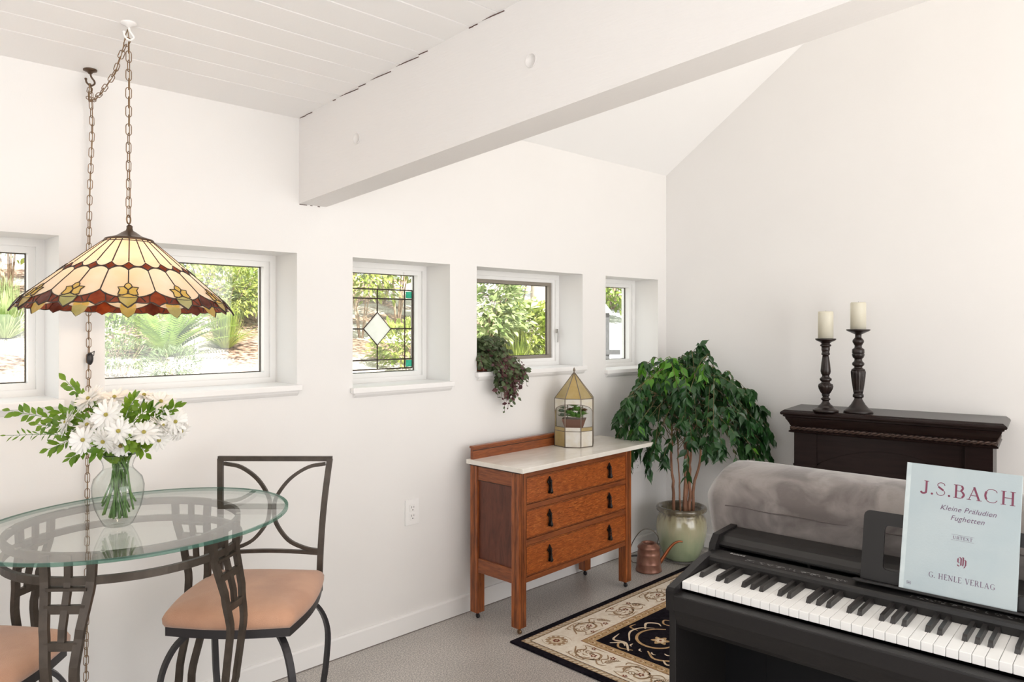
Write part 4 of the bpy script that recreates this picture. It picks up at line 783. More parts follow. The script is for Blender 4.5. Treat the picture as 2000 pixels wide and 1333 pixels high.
for k, ((px, py), dd, lb) in enumerate(sprigs):
    tip = px3(px, py, dd); base = neck+Vector((rr.uniform(-.02, .02), rr.uniform(-.02, .02), 0.02)); t = thing('greenery_sprig', 'green '+lb, 'foliage', base, 0, 'leafy sprigs among the daisies')
    mid = base+(tip-base)*0.5+Vector((0, 0, 0.03 if py < 860 else 0.045)); ft = Vc+Vector((rr.uniform(-.02, .02), rr.uniform(-.02, .02), 0.02)); path = spline([ft, (ft+base)/2+Vector((rr.uniform(-.01, .01), rr.uniform(-.01, .01), 0)), base, mid, tip], 9)
    b = MB(); b.tube([p-base for p in path], [0.0024-0.0018*i/len(path) for i in range(len(path))], 5); lv = MB(); n = len(path); thin = 'thin' in lb
    for i in range(17, n):
        for rep in range(2 if i < n-2 else 1):
            p = path[i]; tt = (path[min(i+1, n-1)]-path[i-1]).normalized(); sd = tt.cross(FW).normalized()*(1 if (i+rep) % 2 else -1); d = (tt*0.8+sd*rr.uniform(.4, 1)+Vector((0, 0, rr.uniform(-.35, .45)))-FW*rr.uniform(-.4, .6)).normalized()
            if i == n-1: d = tt
            L_ = rr.uniform(0.022, 0.034)*(0.7 if thin else 1); q0 = p-base+d*0.004; b.tube([p-base, q0], 0.0006, 4); lv.leaf(q0, d, -FW+Vector((0, 0, rr.uniform(0, 1.2))), L_, L_*(0.25 if thin else 0.52), bend=rr.uniform(-.1, .25), fold=0.2, wprof=[0.12, 0.8, 1.0, 0.65, 0.04])
    b.build('stem', stM, t); lv.build('leaves', lfM, t)

# ================================================================== FIREPLACE MANTEL AND CANDLES
esp = pm('espresso wood', (0.012, 0.0062, 0.0056), 0.26, spec=0.22, col2=(0.017, 0.009, 0.008), nscale=8, stretch=(1, 8, 8))
ma = thing('fireplace_mantel', 'tall espresso brown fireplace mantel with a rope moulding against the right wall', 'mantel', (CX+RD.x*1.392+RN.x*0.002, D+RD.y*1.392+RN.y*0.002, 0), math.atan2(RD.y, RD.x))
# local x runs along the wall (+ = towards the camera side), local -y... the room side is -y
HWd = 0.535; MH = 0.972; MDp = 0.375
def crown(prof, name, zadd=0):                     # profile of (overhang, z), swept round front and two ends
    b = MB(); bx, by = HWd-0.055, MDp-0.055; ring = []
    for (o, z) in prof: ring += [(-bx-o, 0, z), (-bx-o, -by-o, z), (bx+o, -by-o, z), (bx+o, 0, z)]
    n = len(prof); fs = [tuple(4*i+k for k in range(4))[::-1] if i == 0 else tuple(4*i+k for k in range(4)) for i in (0, n-1)]
    for i in range(n-1):
        for k in range(4): fs.append((4*i+k, 4*i+(k+1) % 4, 4*(i+1)+(k+1) % 4, 4*(i+1)+k))
    b.add(ring, fs); return b.build(name, esp, ma)
crown([(0.030, 0.942), (0.050, 0.944), (0.055, 0.952), (0.052, 0.960), (0.036, 0.972)], 'mantel_shelf')
crown([(0.006, 0.880), (0.010, 0.884), (0.016, 0.898), (0.024, 0.912), (0.030, 0.920), (0.032, 0.930), (0.042, 0.936), (0.042, 0.942)], 'crown_moulding')
crown([(0.004, 0.842), (0.016, 0.846), (0.018, 0.851), (0.012, 0.856), (0.006, 0.858), (0.006, 0.880)], 'neck_moulding')
b = MB(); bx, by = HWd-0.048, MDp-0.048
for (p, q) in (((-bx, 0, 0), (-bx, -by, 0)), ((-bx, -by, 0), (bx, -by, 0)), ((bx, -by, 0), (bx, 0, 0))):
    p = Vector(p)+Vector((0, 0, 0.868)); q = Vector(q)+Vector((0, 0, 0.868)); n = int((q-p).length/0.0045); t = (q-p).normalized(); s_ = t.cross(Vector((0, 0, 1)))
    for ph in (0, PI):
        b.tube([p+(q-p)*(i/n)+s_*0.0035*math.cos(ph+i*0.0045/0.028*PI)+Vector((0, 0, 0.0055*math.sin(ph+i*0.0045/0.028*PI))) for i in range(n+1)], 0.0056, 6)
b.build('rope_moulding', pm('worn espresso', (0.035, 0.018, 0.013), 0.35, col2=(0.075, 0.042, 0.030), nscale=60), ma)
bx, by = HWd-0.062, MDp-0.062
for x0 in (-bx, bx-0.118):
    b = MB(); b.box(x0, x0+0.118, -by, 0, 0, 0.846); b.bbox(x0-0.004, x0+0.122, -by-0.008, 0, 0.0, 0.10, 0.003)
    b.bbox(x0+0.012, x0+0.106, -by-0.005, -by+0.002, 0.14, 0.655, 0.003); b.bbox(x0-0.004, x0+0.122, -by-0.007, 0, 0.655, 0.668, 0.002); b.build('pilaster', esp, ma)
b = MB(); x0, x1 = -bx+0.118, bx-0.118; pts = []
b.box(x0, x1, -by+0.016, -by+0.028, 0.62, 0.846)
ar = lambda k: (x0+(x1-x0)*k/24, 0.665+0.105*math.sin(PI*k/24)**0.8)
b.tube([(ar(k)[0], -by+0.015, ar(k)[1]) for k in range(25)], 0.0035, 6)
b.prism([ar(k) for k in range(25)]+[(x1, 0.62), (x0, 0.62)], 'y', -by+0.012, -by+0.017)
for x in (x0, x1): b.box(x-0.003, x+0.003, -by+0.006, -by+0.018, 0.1, 0.846)
b.build('arch_panel', esp, ma)
b = MB(); b.box(x0, x1, -0.05, -0.02, 0, 0.62); b.box(x0, x1, -by+0.02, -0.02, 0.0, 0.02); b.build('firebox', pm('firebox black', (0.008, 0.008, 0.008), 0.6), ma)

stickM = pm('turned dark wood', (0.011, 0.007, 0.0065), 0.30, spec=0.4, col2=(0.024, 0.014, 0.011), nscale=14)
waxM = leafmat('ivory wax', (0.86, 0.82, 0.68), (0.90, 0.87, 0.76), 0.45, 0.25)
K_ = 0.000812
def stick(x, y, prof, fl, label, ch, cr, clabel):
    z0 = 0.9725; t = thing('candlestick', label, 'candlestick', (x, y, z0)); y0 = prof[0][1]
    pr = [(0.0, 0.0)]+[(hw*K_, (y0-yy)*K_+0.0006) for hw, yy in prof]; 
    # densify so turned shapes stay round
    q = [pr[0]]
    for i in range(1, len(pr)):
        for j in range(1, 4): q.append((pr[i-1][0]+(pr[i][0]-pr[i-1][0])*j/3, pr[i-1][1]+(pr[i][1]-pr[i-1][1])*j/3))
    b = MB(); base = [p for p in q if p[1] < fl[0]]; col = [p for p in q if fl[0] <= p[1] <= fl[1]]; top = [p for p in q if p[1] > fl[1]]
    b.lathe(base+col[:1], 32); bb = MB(); bb.lathe([col[0]]+col+[col[-1]], 64, flute=(1, len(col), 14)); tt_ = MB(); tt_.lathe([col[-1]]+top+[(0, top[-1][1])], 32)
    b.build('base', stickM, t); bb.build('fluted_stem', stickM, t); tt_.build('cup', stickM, t)
    h = top[-1][1]+z0; c = thing('pillar_candle', clabel, 'candle', (x, y, h+0.0005)); b = MB(); b.lathe([(0.0, 0.0), (cr, 0.0), (cr, ch-0.006), (cr-0.003, ch), (cr-0.008, ch-0.002), (cr-0.012, ch-0.006), (0, ch-0.007)], 32, c=(0, 0, 0)); b.build('wax', waxM, c)
    b = MB(); b.tube([(0, 0, ch-0.008), (0.001, 0, ch+0.004)], 0.0011, 5); b.build('wick', pm('wick', (0.2, 0.17, 0.13), 0.9), c)
s1 = [(82, 845), (82, 834), (72, 826), (54, 818), (46, 806), (32, 796), (21, 778), (21, 772), (30, 764), (30, 757), (20, 750), (20, 742), (26, 736), (24, 728), (19, 735), (34, 715), (46, 692), (50, 674), (46, 660), (30, 652), (26, 645), (38, 632), (38, 622), (24, 610), (23, 600), (29, 590), (33, 572), (28, 520), (20, 465), (27, 460), (27, 452), (24, 446), (24, 436), (27, 430), (27, 406), (36, 400), (34, 392), (26, 386), (34, 376), (56, 366), (66, 358), (66, 350), (60, 349)]
s1 = [p for i, p in enumerate(s1) if i != 14]
s2 = [(92, 835), (91, 824), (77, 812), (62, 802), (44, 780), (26, 748), (24, 738), (34, 732), (34, 716), (28, 708), (32, 694), (38, 655), (46, 595), (48, 562), (40, 545), (25, 535), (25, 528), (37, 518), (38, 504), (25, 490), (24, 476), (34, 466), (39, 450), (39, 446), (36, 440), (39, 434), (38, 412), (24, 400), (22, 388), (36, 362), (35, 350), (20, 332), (20, 312), (44, 300), (66, 290), (75, 284), (75, 278), (68, 277)]
stick(4.101, 1.711, s1, ((845-728)*K_, (845-650)*K_), 'shorter dark turned wooden candlestick, left of the two on the mantel', 0.148, 0.0395, 'ivory pillar candle on the shorter left candlestick')
stick(4.178, 1.566, s2, ((835-694)*K_, (835-545)*K_), 'taller dark turned wooden candlestick with a long fluted vase stem', 0.146, 0.0395, 'ivory pillar candle on the taller right candlestick')

# ================================================================== RUG
rg = thing('area_rug', 'black and cream oriental rug with gold scrolls lying on the concrete floor', 'rug', (2.360, 2.420, 0.0), math.radians(0.5))
def rm(n, c, c2): return pm(n, c, 0.95, spec=0.04, col2=c2, nscale=50, bump=0.25, bscale=500)
rBl = rm('rug black', (0.007, 0.006, 0.009), (0.016, 0.013, 0.018)); rCr = rm('rug cream', (0.80, 0.71, 0.58), (0.88, 0.81, 0.69)); rGo = rm('rug gold', (0.42, 0.27, 0.13), (0.54, 0.37, 0.20)); rTa = rm('rug tan', (0.36, 0.24, 0.14), (0.46, 0.32, 0.20)); rRe = rm('rug rust', (0.16, 0.045, 0.03), (0.24, 0.08, 0.05)); rPa = rm('rug pale', (0.66, 0.54, 0.38), (0.76, 0.64, 0.48))
RM = [rBl, rCr, rGo, rTa, rRe, rPa]; RWd, RLn, RH = 1.62, 2.45, 0.010
b = MB(); b.bbox(0, RWd, -RLn, 0, 0.001, RH, 0.003); b.build('pile', rBl, rg)
pat = MB(); lvl = [RH+0.0002]
def flat(poly, mi, k): pat.add([(x, y, RH+0.0002+0.00016*k) for x, y in poly], [tuple(range(len(poly)))], mi)
def rect(a, mi, k): flat([(a, -a), (RWd-a, -a), (RWd-a, -RLn+a), (a, -RLn+a)], mi, k)
rect(0.036, 3, 0); rect(0.066, 0, 1); rect(0.069, 1, 2); rect(0.228, 4, 3); rect(0.231, 2, 4); rect(0.276, 0, 5); 
rr = random.Random(31)
def ribbon(pts, w, mi, k, taper=True):
    P = [Vector((p[0], p[1], 0)) for p in pts]; P = spline(P, 5); n = len(P); L_ = []; R_ = []
    for i, p in enumerate(P):
        t = (P[min(i+1, n-1)]-P[max(i-1, 0)]); t = t.normalized() if t.length > 1e-9 else Vector((1, 0, 0)); s = Vector((-t.y, t.x, 0)); ww = w*(0.25+0.75*math.sin(PI*min(1, 0.12+i/(n-1)*0.88))) if taper else w
        L_.append(p+s*ww/2); R_.append(p-s*ww/2)
    z = RH+0.0002+0.00016*k; pat.add([(p.x, p.y, z) for p in L_+R_], [(i, i+1, n+i+1, n+i) for i in range(n-1)], mi)
def disc(x, y, r, mi, k, n=12, lob=0, la=0.0, ph=0): flat([(x+r*(1+la*math.cos(lob*(2*PI*i/n)))*math.cos(2*PI*i/n+ph), y+r*(1+la*math.cos(lob*(2*PI*i/n)))*math.sin(2*PI*i/n+ph)) for i in range(n)], mi, k)
def flower(x, y, r, k=7):
    disc(x, y, r, 3, k, 48, 12, 0.16); disc(x, y, r*0.62, 5, k+1, 32, 8, 0.12); disc(x, y, r*0.34, 4, k+2, 24, 6, 0.15); disc(x, y, r*0.16, 3, k+3, 10)
def small_flower(x, y, r, k=7): disc(x, y, r, 4, k, 24, 5, 0.3, rr.random()); disc(x, y, r*0.45, 5, k+1, 10)
def rose(x, y, R, a0, s, mi, k, w=0.007):
    pts = [(x+R*(1-0.62*q)*math.cos(a0+s*q*5.2), y+R*(1-0.62*q)*math.sin(a0+s*q*5.2)) for q in [i/12 for i in range(13)]]; ribbon(pts, w, mi, k)
def fern_(x, y, dx, dy, L_, mi, k):
    sx, sy = -dy, dx; ribbon([(x, y), (x+dx*L_*.5+sx*L_*.12, y+dy*L_*.5+sy*L_*.12), (x+dx*L_, y+dy*L_)], 0.004, mi, k)
    for i in range(2, 10):
        q = i/10; px_, py_ = x+dx*L_*q+sx*L_*.12*math.sin(PI*q), y+dy*L_*q+sy*L_*.12*math.sin(PI*q)
        for s in (-1, 1): l = L_*0.26*(1-q*0.6); ribbon([(px_, py_), (px_+(sx*s*.8+dx*.5)*l*.6, py_+(sy*s*.8+dy*.5)*l*.6), (px_+(sx*s*.7+dx*1.0)*l, py_+(sy*s*.7+dy*1.0)*l)], 0.004, mi, k)
# rope border
def along(fn, L_, step, cb):
    n = int(L_/step)
    for i in range(n): cb(fn, (i+0.5)*L_/n, L_/n)
sides = [(lambda s, o: (s, -o), RWd), (lambda s, o: (o, -s), RLn), (lambda s, o: (RWd-o, -s), RLn), (lambda s, o: (s, -RLn+o), RWd)]
for fn, L_ in sides:
    n = int((L_-0.10)/0.026)
    for i in range(n):
        s = 0.05+(i+0.5)*(L_-0.10)/n
        flat([fn(s-0.0085, 0.040), fn(s+0.001, 0.039), fn(s+0.0125, 0.050), fn(s+0.0105, 0.062), fn(s+0.001, 0.063), fn(s-0.011, 0.052)], 5, 3); ribbon([fn(s-0.015, 0.040), fn(s-0.004, 0.050), fn(s+0.007, 0.063)], 0.0022, 0, 4, False)
    n = int((L_-0.50)/0.052)
    for i in range(n):
        s = 0.25+(i+0.5)*(L_-0.50)/n; ribbon([fn(s-0.017, 0.246), fn(s-0.005, 0.239), fn(s+0.011, 0.244), fn(s+0.011, 0.258), fn(s-0.004, 0.262), fn(s-0.016, 0.257)], 0.0042, 5, 6); disc(*fn(s+0.002, 0.252), 0.0035, 4, 7, 8); disc(*fn(s+0.026, 0.252), 0.0032, 0, 7, 8)
    # cream band: rolling acanthus scrolls, palmettes, feathers
    n = max(1, int((L_-0.46)/0.235))
    for i in range(n):
        s = 0.23+(i+0.5)*(L_-0.46)/n; sg = 1 if i % 2 else -1; P = lambda a, o: fn(s+a, 0.149+o*sg)
        def rb(pts, w, mi=3, k=6): ribbon([P(*p) for p in pts], w*1.35, mi, k)
        rb([(-0.105, -0.02), (-0.06, 0.035), (-0.005, 0.048), (0.045, 0.018), (0.035, -0.025), (0.0, -0.03), (-0.012, -0.004), (0.012, 0.008)], 0.0085)
        rb([(0.04, 0.02), (0.075, 0.05), (0.11, 0.035)], 0.006); rb([(-0.06, 0.03), (-0.075, 0.0), (-0.055, -0.03), (-0.08, -0.055)], 0.006)
        for q in range(6): a = -0.085+q*0.022; rb([(a, 0.028+0.004*q), (a-0.006, 0.045+0.003*q), (a+0.010, 0.058)], 0.005, 5 if q % 2 else 3)
        for q in range(5): a = 0.2+q*0.7; rb([(0.012+0.03*math.cos(a), -0.003+0.026*math.sin(a)), (0.012+0.047*math.cos(a+.2), -0.003+0.040*math.sin(a+.2)), (0.012+0.053*math.cos(a+.5), -0.003+0.046*math.sin(a+.5))], 0.005)
        x, y = P(0.012, 0.0); small_flower(x, y, 0.013)
        x, y = P(0.088, -0.038); small_flower(x, y, 0.012); x, y = P(-0.030, -0.055); small_flower(x, y, 0.010)
        for q in range(6): a = 2.6+q*0.55; rb([(-0.03+0.02*math.cos(a), 0.01+0.02*math.sin(a)), (-0.03+0.036*math.cos(a+.3), 0.01+0.034*math.sin(a+.3)), (-0.03+0.040*math.cos(a+.8), 0.01+0.040*math.sin(a+.8))], 0.0045, 3)
        rb([(0.05, -0.05), (0.075, -0.02), (0.060, 0.005), (0.085, 0.03)], 0.006); rb([(-0.10, 0.055), (-0.06, 0.062), (-0.02, 0.066), (0.02, 0.055)], 0.0045, 3); rb([(-0.09, -0.05), (-0.05, -0.064), (0.0, -0.062), (0.04, -0.066)], 0.0045, 3)
        if i % 2: x, y = P(0.10, 0.0); flower(x, y, 0.020, 6)
        d0 = fn(s+0.085, 0.115); d1 = fn(s+0.125, 0.190); dl = math.hypot(d1[0]-d0[0], d1[1]-d0[1]); fern_(d0[0], d0[1], (d1[0]-d0[0])/dl, (d1[1]-d0[1])/dl, 0.085, 3, 6)
for (x, y) in ((0.150, -0.150), (RWd-0.15, -0.15), (0.15, -RLn+0.15), (RWd-0.15, -RLn+0.15)): disc(x, y, 0.078, 1, 5, 24); flower(x, y, 0.047, 9); rose(x+0.008, y, 0.072, 2.2, 1, 3, 8, 0.003); rose(x, y, 0.070, -0.8, 1, 3, 8, 0.003)
# black field: large gold scrolls
F0 = 0.285
for gx in range(3):
    for gy in range(5):
        x = F0+0.20+gx*0.36; y = -(F0+0.20+gy*0.40); s = 1 if (gx+gy) % 2 else -1
        if x > RWd-F0-0.1: continue
        rose(x, y, 0.135, 2.6 if s > 0 else 0.4, -s, 2, 6, 0.014); ribbon([(x-0.10, y+0.10), (x-0.02, y+0.155), (x+0.05, y+0.150), (x+0.10, y+0.10)], 0.010, 5, 7); ribbon([(x-0.17, y+0.03), (x-0.19, y+0.09), (x-0.15, y+0.12), (x-0.13, y+0.09)], 0.010, 2, 6); ribbon([(x+0.02, y-0.16), (x+0.08, y-0.20), (x+0.14, y-0.17), (x+0.15, y-0.12)], 0.011, 5, 7); disc(x, y, 0.036, 2, 7, 32, 6, 0.25); disc(x, y, 0.022, 5, 8, 24, 6, 0.2); disc(x, y, 0.007, 4, 9, 8)
        ribbon([(x-0.13, y+0.02*s), (x-0.175, y-0.09), (x-0.12, y-0.17), (x-0.02, y-0.20)], 0.013, 2, 6); ribbon([(x-0.16, y-0.12), (x-0.185, y-0.155), (x-0.16, y-0.18), (x-0.14, y-0.165)], 0.011, 5, 7)
        ribbon([(x+0.06, y+0.125), (x+0.12, y+0.16), (x+0.155, y+0.12), (x+0.14, y+0.09)], 0.013, 5, 7); ribbon([(x+0.02, y+0.14), (x+0.03, y+0.19), (x+0.075, y+0.19)], 0.010, 2, 6)
        for q in range(9): a = 2.6+q*0.42; r_ = 0.135; ribbon([(x+r_*math.cos(a), y+r_*math.sin(a)), (x+(r_+0.016)*math.cos(a+.06), y+(r_+0.016)*math.sin(a+.06)), (x+(r_+0.020)*math.cos(a+.16), y+(r_+0.020)*math.sin(a+.16))], 0.008, 5, 7)
ribbon([(F0+0.01, -F0-0.16), (F0+0.07, -F0-0.10), (F0+0.06, -F0-0.04), (F0+0.13, -F0-0.02)], 0.013, 5, 7); ribbon([(F0+0.02, -F0-0.05), (F0+0.06, -F0-0.09), (F0+0.04, -F0-0.12)], 0.010, 5, 7)
pat.build('woven_pattern', RM, rg)

# ================================================================== PIANO  (local x along the keyboard to the treble, local y = away from the player, z up)
PA = math.atan2(-0.9971, 0.0758); pn = thing('digital_piano', 'black digital piano with its lid open and a wide row of white and black keys', 'piano', (1.715, 1.091, 0), PA)
# with x = U and z up, y (left of x) points to +V
blk = pm('piano black', (0.013, 0.0115, 0.0115), 0.42, spec=0.28, bump=0.06, bscale=260); blkS = pm('piano satin', (0.016, 0.0145, 0.014), 0.36, spec=0.32); blkD = pm('piano deep black', (0.006, 0.006, 0.007), 0.55, spec=0.15)
whk = pm('white key', (0.92, 0.91, 0.89), 0.22, spec=0.5); bkk = pm('black key', (0.022, 0.019, 0.018), 0.30, spec=0.5); legM = pm('legend white', (0.62, 0.61, 0.60), 0.5)
KW = 0.02365; NK = 52; KL = KW*NK
def wedge(b, prof, u0, u1, mi=0): b.prism(prof, 'x', u0, u1, mi)
for (u0, u1) in ((-0.024, -0.002), (KL+0.002, KL+0.024)): b = MB(); wedge(b, [(-0.056, 0.700), (-0.058, 0.752), (-0.050, 0.760), (0.140, 0.799), (0.357, 0.799), (0.357, 0.700)], u0, u1); b.build('cheek_block', blk, pn)
b = MB(); b.bbox(-0.024, KL+0.024, -0.056, -0.012, 0.702, 0.744, 0.004); wedge(b, [(-0.048, 0.703), (-0.046, 0.690), (-0.034, 0.660), (-0.020, 0.645), (0.0, 0.640), (0.34, 0.640), (0.34, 0.703)], -0.004, KL+0.004); b.build('key_slip', blk, pn)
for (u0, u1) in ((-0.024, -0.004), (KL+0.004, KL+0.024)):
    b = MB(); b.bbox(u0, u1, -0.040, 0.300, 0.020, 0.700, 0.003); b.bbox(u0-0.004, u1+0.004, -0.06, 0.32, 0.0105, 0.05, 0.004); b.build('side_panel', blk, pn)
b = MB(); b.bbox(-0.006, KL+0.006, 0.255, 0.270, 0.18, 0.645, 0.002); b.box(0.118, 0.119, 0.2535, 0.256, 0.2, 0.64); b.build('back_panel', blkD, pn)
b = MB(); b.box(-0.002, KL+0.002, 0.0, 0.36, 0.700, 0.735); b.build('key_bed', blkD, pn)
pat_ = [0, 2, 5]                                   # the lowest key is an A: octave pattern A B | C D E F G
kb = MB(); KB0 = None
# white key with softly rounded front lip; one mesh shared by all
k0 = MB(); k0.bbox(0.0004, KW-0.0004, -0.0145, 0.150, 0.7505, 0.770, 0.0012)
for k in range(NK):
    if k == 0: o0 = k0.build('white_key', whk, pn)
    else: o = o0.copy(); COL.objects.link(o); o.parent = pn; o.location = (KW*k, 0, 0)
bkm = MB(); bkm.prism([(0.046, 0.768), (0.050, 0.7785), (0.055, 0.7825), (0.151, 0.7835), (0.151, 0.768)], 'x', -0.0045, 0.0045); bkm.add([(-0.0058, 0.045, 0.767), (0.0058, 0.045, 0.767), (0.0058, 0.151, 0.767), (-0.0058, 0.151, 0.767), (-0.0045, 0.051, 0.7795), (0.0045, 0.051, 0.7795), (0.0045, 0.151, 0.7815), (-0.0045, 0.151, 0.7815)], [(0,1,2,3), (4,5,6,7), (0,1,5,4), (1,2,6,5), (2,3,7,6), (3,0,4,7)])
ob = None
for k in range(1, NK):
    nm = 'ABCDEFG'[(k-1) % 7]                     # white key to the left of this gap
    if nm in 'BE': continue
    if ob is None: ob = bkm.build('black_key', bkk, pn); ob.location = (KW*k, 0, 0)
    else: o = ob.copy(); COL.objects.link(o); o.parent = pn; o.location = (KW*k, 0, 0)
b = MB(); wedge(b, [(0.146, 0.788), (0.148, 0.796), (0.156, 0.800), (0.212, 0.802), (0.214, 0.797), (0.214, 0.74), (0.150, 0.74)], -0.002, KL+0.002); b.build('control_panel', blkS, pn)
def strip(b, u, v, w_, h_): b.add([(u, v, 0.8014+(v-0.156)*0.0357), (u+w_, v, 0.8014+(v-0.156)*0.0357), (u+w_, v+h_, 0.8014+(v+h_-0.156)*0.0357), (u, v+h_, 0.8014+(v+h_-0.156)*0.0357)], [(0, 1, 2, 3)])
b = MB(); rr = random.Random(9)
for (ua, ub) in ((0.095, 0.365), (0.505, 0.735)):
    u = ua
    while u < ub: w_ = rr.choice([0.006, 0.010, 0.016, 0.024]); strip(b, u, 0.176, w_, 0.0008); strip(b, u+w_*0.3, 0.1705, w_*0.35, 0.0018); u += w_+rr.choice([0.002, 0.006, 0.012])
    for i in range(int((ub-ua)/0.022)):
        for j in range(rr.choice([2, 3, 4])): strip(b, ua+i*0.022+j*0.0019, 0.1650, 0.0013, 0.0020)
b.build('control_markings', legM, pn)
b = MB()
for i in range(11): b.bbox(0.12+i*0.022, 0.134+i*0.022, 0.1590, 0.1635, 0.799, 0.8022, 0.0006)
for i in range(9): b.bbox(0.53+i*0.022, 0.544+i*0.022, 0.1590, 0.1635, 0.799, 0.8022, 0.0006)
pass
def text_mesh(body, size, shear=0.0, space=1.0, bold=0.0):
    cu = bpy.data.curves.new('txt', 'FONT'); cu.body = body; cu.size = size; cu.shear = shear; cu.align_x = 'CENTER'; cu.align_y = 'CENTER'; cu.space_character = space; cu.offset = bold
    o = bpy.data.objects.new('txt', cu); COL.objects.link(o); dg = bpy.context.evaluated_depsgraph_get(); me = bpy.data.meshes.new_from_object(o.evaluated_get(dg)); bpy.data.objects.remove(o); return me
def place_text(body, size, M, mat, parent, name='lettering', **kw):
    me = text_mesh(body, size, **kw); me.transform(M); me.materials.clear(); me.materials.append(mat); o = bpy.data.objects.new(name, me); COL.objects.link(o); o.parent = parent; return o
place_text('Roland', 0.013, Matrix.Translation((0.060, 0.196, 0.8032)) @ Matrix.Rotation(0.0357, 4, 'X'), legM, pn, 'maker_lettering', space=1.2, bold=0.0002)
# open lid housing behind the panel
b = MB(); wedge(b, [(0.215, 0.74), (0.215, 0.790), (0.245, 0.792), (0.245, 0.74)], -0.002, KL+0.002); wedge(b, [(0.345, 0.70), (0.345, 0.824), (0.356, 0.824), (0.356, 0.70)], -0.012, KL+0.012)
b.box(-0.002, KL+0.002, 0.24, 0.36, 0.775, 0.785); b.build('inner_well', blkD, pn)
b = MB(); wedge(b, [(0.236, 0.806), (0.232, 0.811), (0.240, 0.819), (0.262, 0.829), (0.290, 0.834), (0.356, 0.836), (0.356, 0.826), (0.290, 0.824), (0.262, 0.818), (0.246, 0.808)], -0.018, KL+0.018)
b.tube([(-0.018, 0.237, 0.8075), (KL+0.018, 0.237, 0.8075)], 0.0048, 8); b.build('sliding_lid', blkS, pn)
for (u0, u1) in ((-0.034, -0.014), (KL+0.014, KL+0.034)):
    b = MB(); wedge(b, [(0.205, 0.790), (0.212, 0.815), (0.236, 0.838), (0.357, 0.842), (0.357, 0.70), (0.205, 0.70)], u0, u1); b.build('end_cap', blk, pn)
for u in (0.235, 0.50, 0.80): b = MB(); b.tube([(u, 0.262, 0.786), (u, 0.256, 0.812)], 0.0040, 8); b.build('lid_arm', pm('grey arm', (0.07, 0.065, 0.062), 0.5), pn)
# music rest
lean = math.radians(12); MR = Matrix.Translation((0.385, 0.196, 0.812)) @ Matrix.Rotation(-lean, 4, 'X')
def flatrect(b, x0, x1, z0, z1, y0, y1, M, r=0.0, hole=None):
    pass
def rounded(x0, x1, z0, z1, r, n=5, cor=(1, 1, 1, 1)):
    o = []
    for (cx_, cz_, a, c) in ((x1-r, z0+r, -PI/2, cor[0]), (x1-r, z1-r, 0, cor[1]), (x0+r, z1-r, PI/2, cor[2]), (x0+r, z0+r, PI, cor[3])):
        if not c: sx = x1 if a in (-PI/2, 0) else x0; sz = z0 if a in (-PI/2, PI) else z1; o.append((sx, sz)); continue
        for i in range(n+1): o.append((cx_+r*math.cos(a+PI/2*i/n), cz_+r*math.sin(a+PI/2*i/n)))
    return o
bm = bmesh.new(); SW, SH = 0.46, 0.170; out = rounded(0, SW, 0, SH, 0.016, cor=(0, 1, 1, 0)); inn = rounded(0.050, SW-0.050, 0.030, 0.138, 0.010)
ov = [bm.verts.new((x, 0, z)) for x, z in out]; iv = [bm.verts.new((x, 0, z)) for x, z in inn]
ed = [bm.edges.new((ov[i], ov[(i+1) % len(ov)])) for i in range(len(ov))]+[bm.edges.new((iv[i], iv[(i+1) % len(iv)])) for i in range(len(iv))]
bmesh.ops.triangle_fill(bm, use_beauty=True, edges=ed); r_ = bmesh.ops.extrude_face_region(bm, geom=bm.faces[:]); bmesh.ops.translate(bm, verts=[v for v in r_['geom'] if isinstance(v, bmesh.types.BMVert)], vec=(0, 0.007, 0))
b = MB(); b.bm(bm, 0, False, MR); bb = MB(); bb.bbox(-0.012, SW+0.012, -0.026, 0.004, -0.007, -0.001, 0.0015); bb.v = [tuple(MR @ Vector(p)) for p in bb.v]
b.build('music_rest', blkS, pn); bb.build('rest_ledge', blkS, pn)
b = MB(); b.box(0.40, 0.83, 0.205, 0.215, 0.790, 0.815); b.build('rest_bracket', blkD, pn)

# ------------------------------------------------------------------ music book
bk = thing('music_book', 'pale blue book of piano music with dark red titles leaning on the music rest', 'book', (0, 0, 0))
Wb, Hb, Tb = 0.238, 0.305, 0.007
PM_ = Matrix.Translation((1.715, 1.091, 0)) @ Matrix.Rotation(PA, 4, 'Z'); BM_ = PM_ @ Matrix.Translation((0.478, 0.1765, 0.8115)) @ Matrix.Rotation(math.radians(-13.5), 4, 'X') @ Matrix.Rotation(math.radians(0.6), 4, 'Y')
bk.matrix_world = BM_
cov = pm('book cover', (0.43, 0.51, 0.54), 0.6, col2=(0.48, 0.55, 0.57), nscale=7, ndet=6, bump=0.04, bscale=200); inkR = pm('wine ink', (0.20, 0.045, 0.085), 0.6); inkD = pm('dark ink', (0.17, 0.10, 0.17), 0.6)
b = MB(); b.bbox(0, Wb, 0, 0.0016, 0, Hb, 0.0006); b.bbox(0.0, Wb, Tb-0.0016, Tb, 0, Hb, 0.0006); b.build('cover', cov, bk)
b = MB(); b.tube([(0.001, Tb/2, 0.0), (0.001, Tb/2, Hb)], 1.0, 8, flat=((0, 1, 0), 0.0022, 0.0036)); b.box(0.0, 0.010, -0.0002, 0.0005, 0.0, Hb); lab(b.build('spine', pm('book spine', (0.62, 0.69, 0.70), 0.6, col2=(0.52, 0.60, 0.62), nscale=30), bk), 'paler worn spine')
b = MB(); b.box(0.001, Wb-0.002, 0.0016, Tb-0.0016, 0.0015, Hb-0.0015); b.build('pages', pm('paper', (0.78, 0.76, 0.70), 0.8), bk)
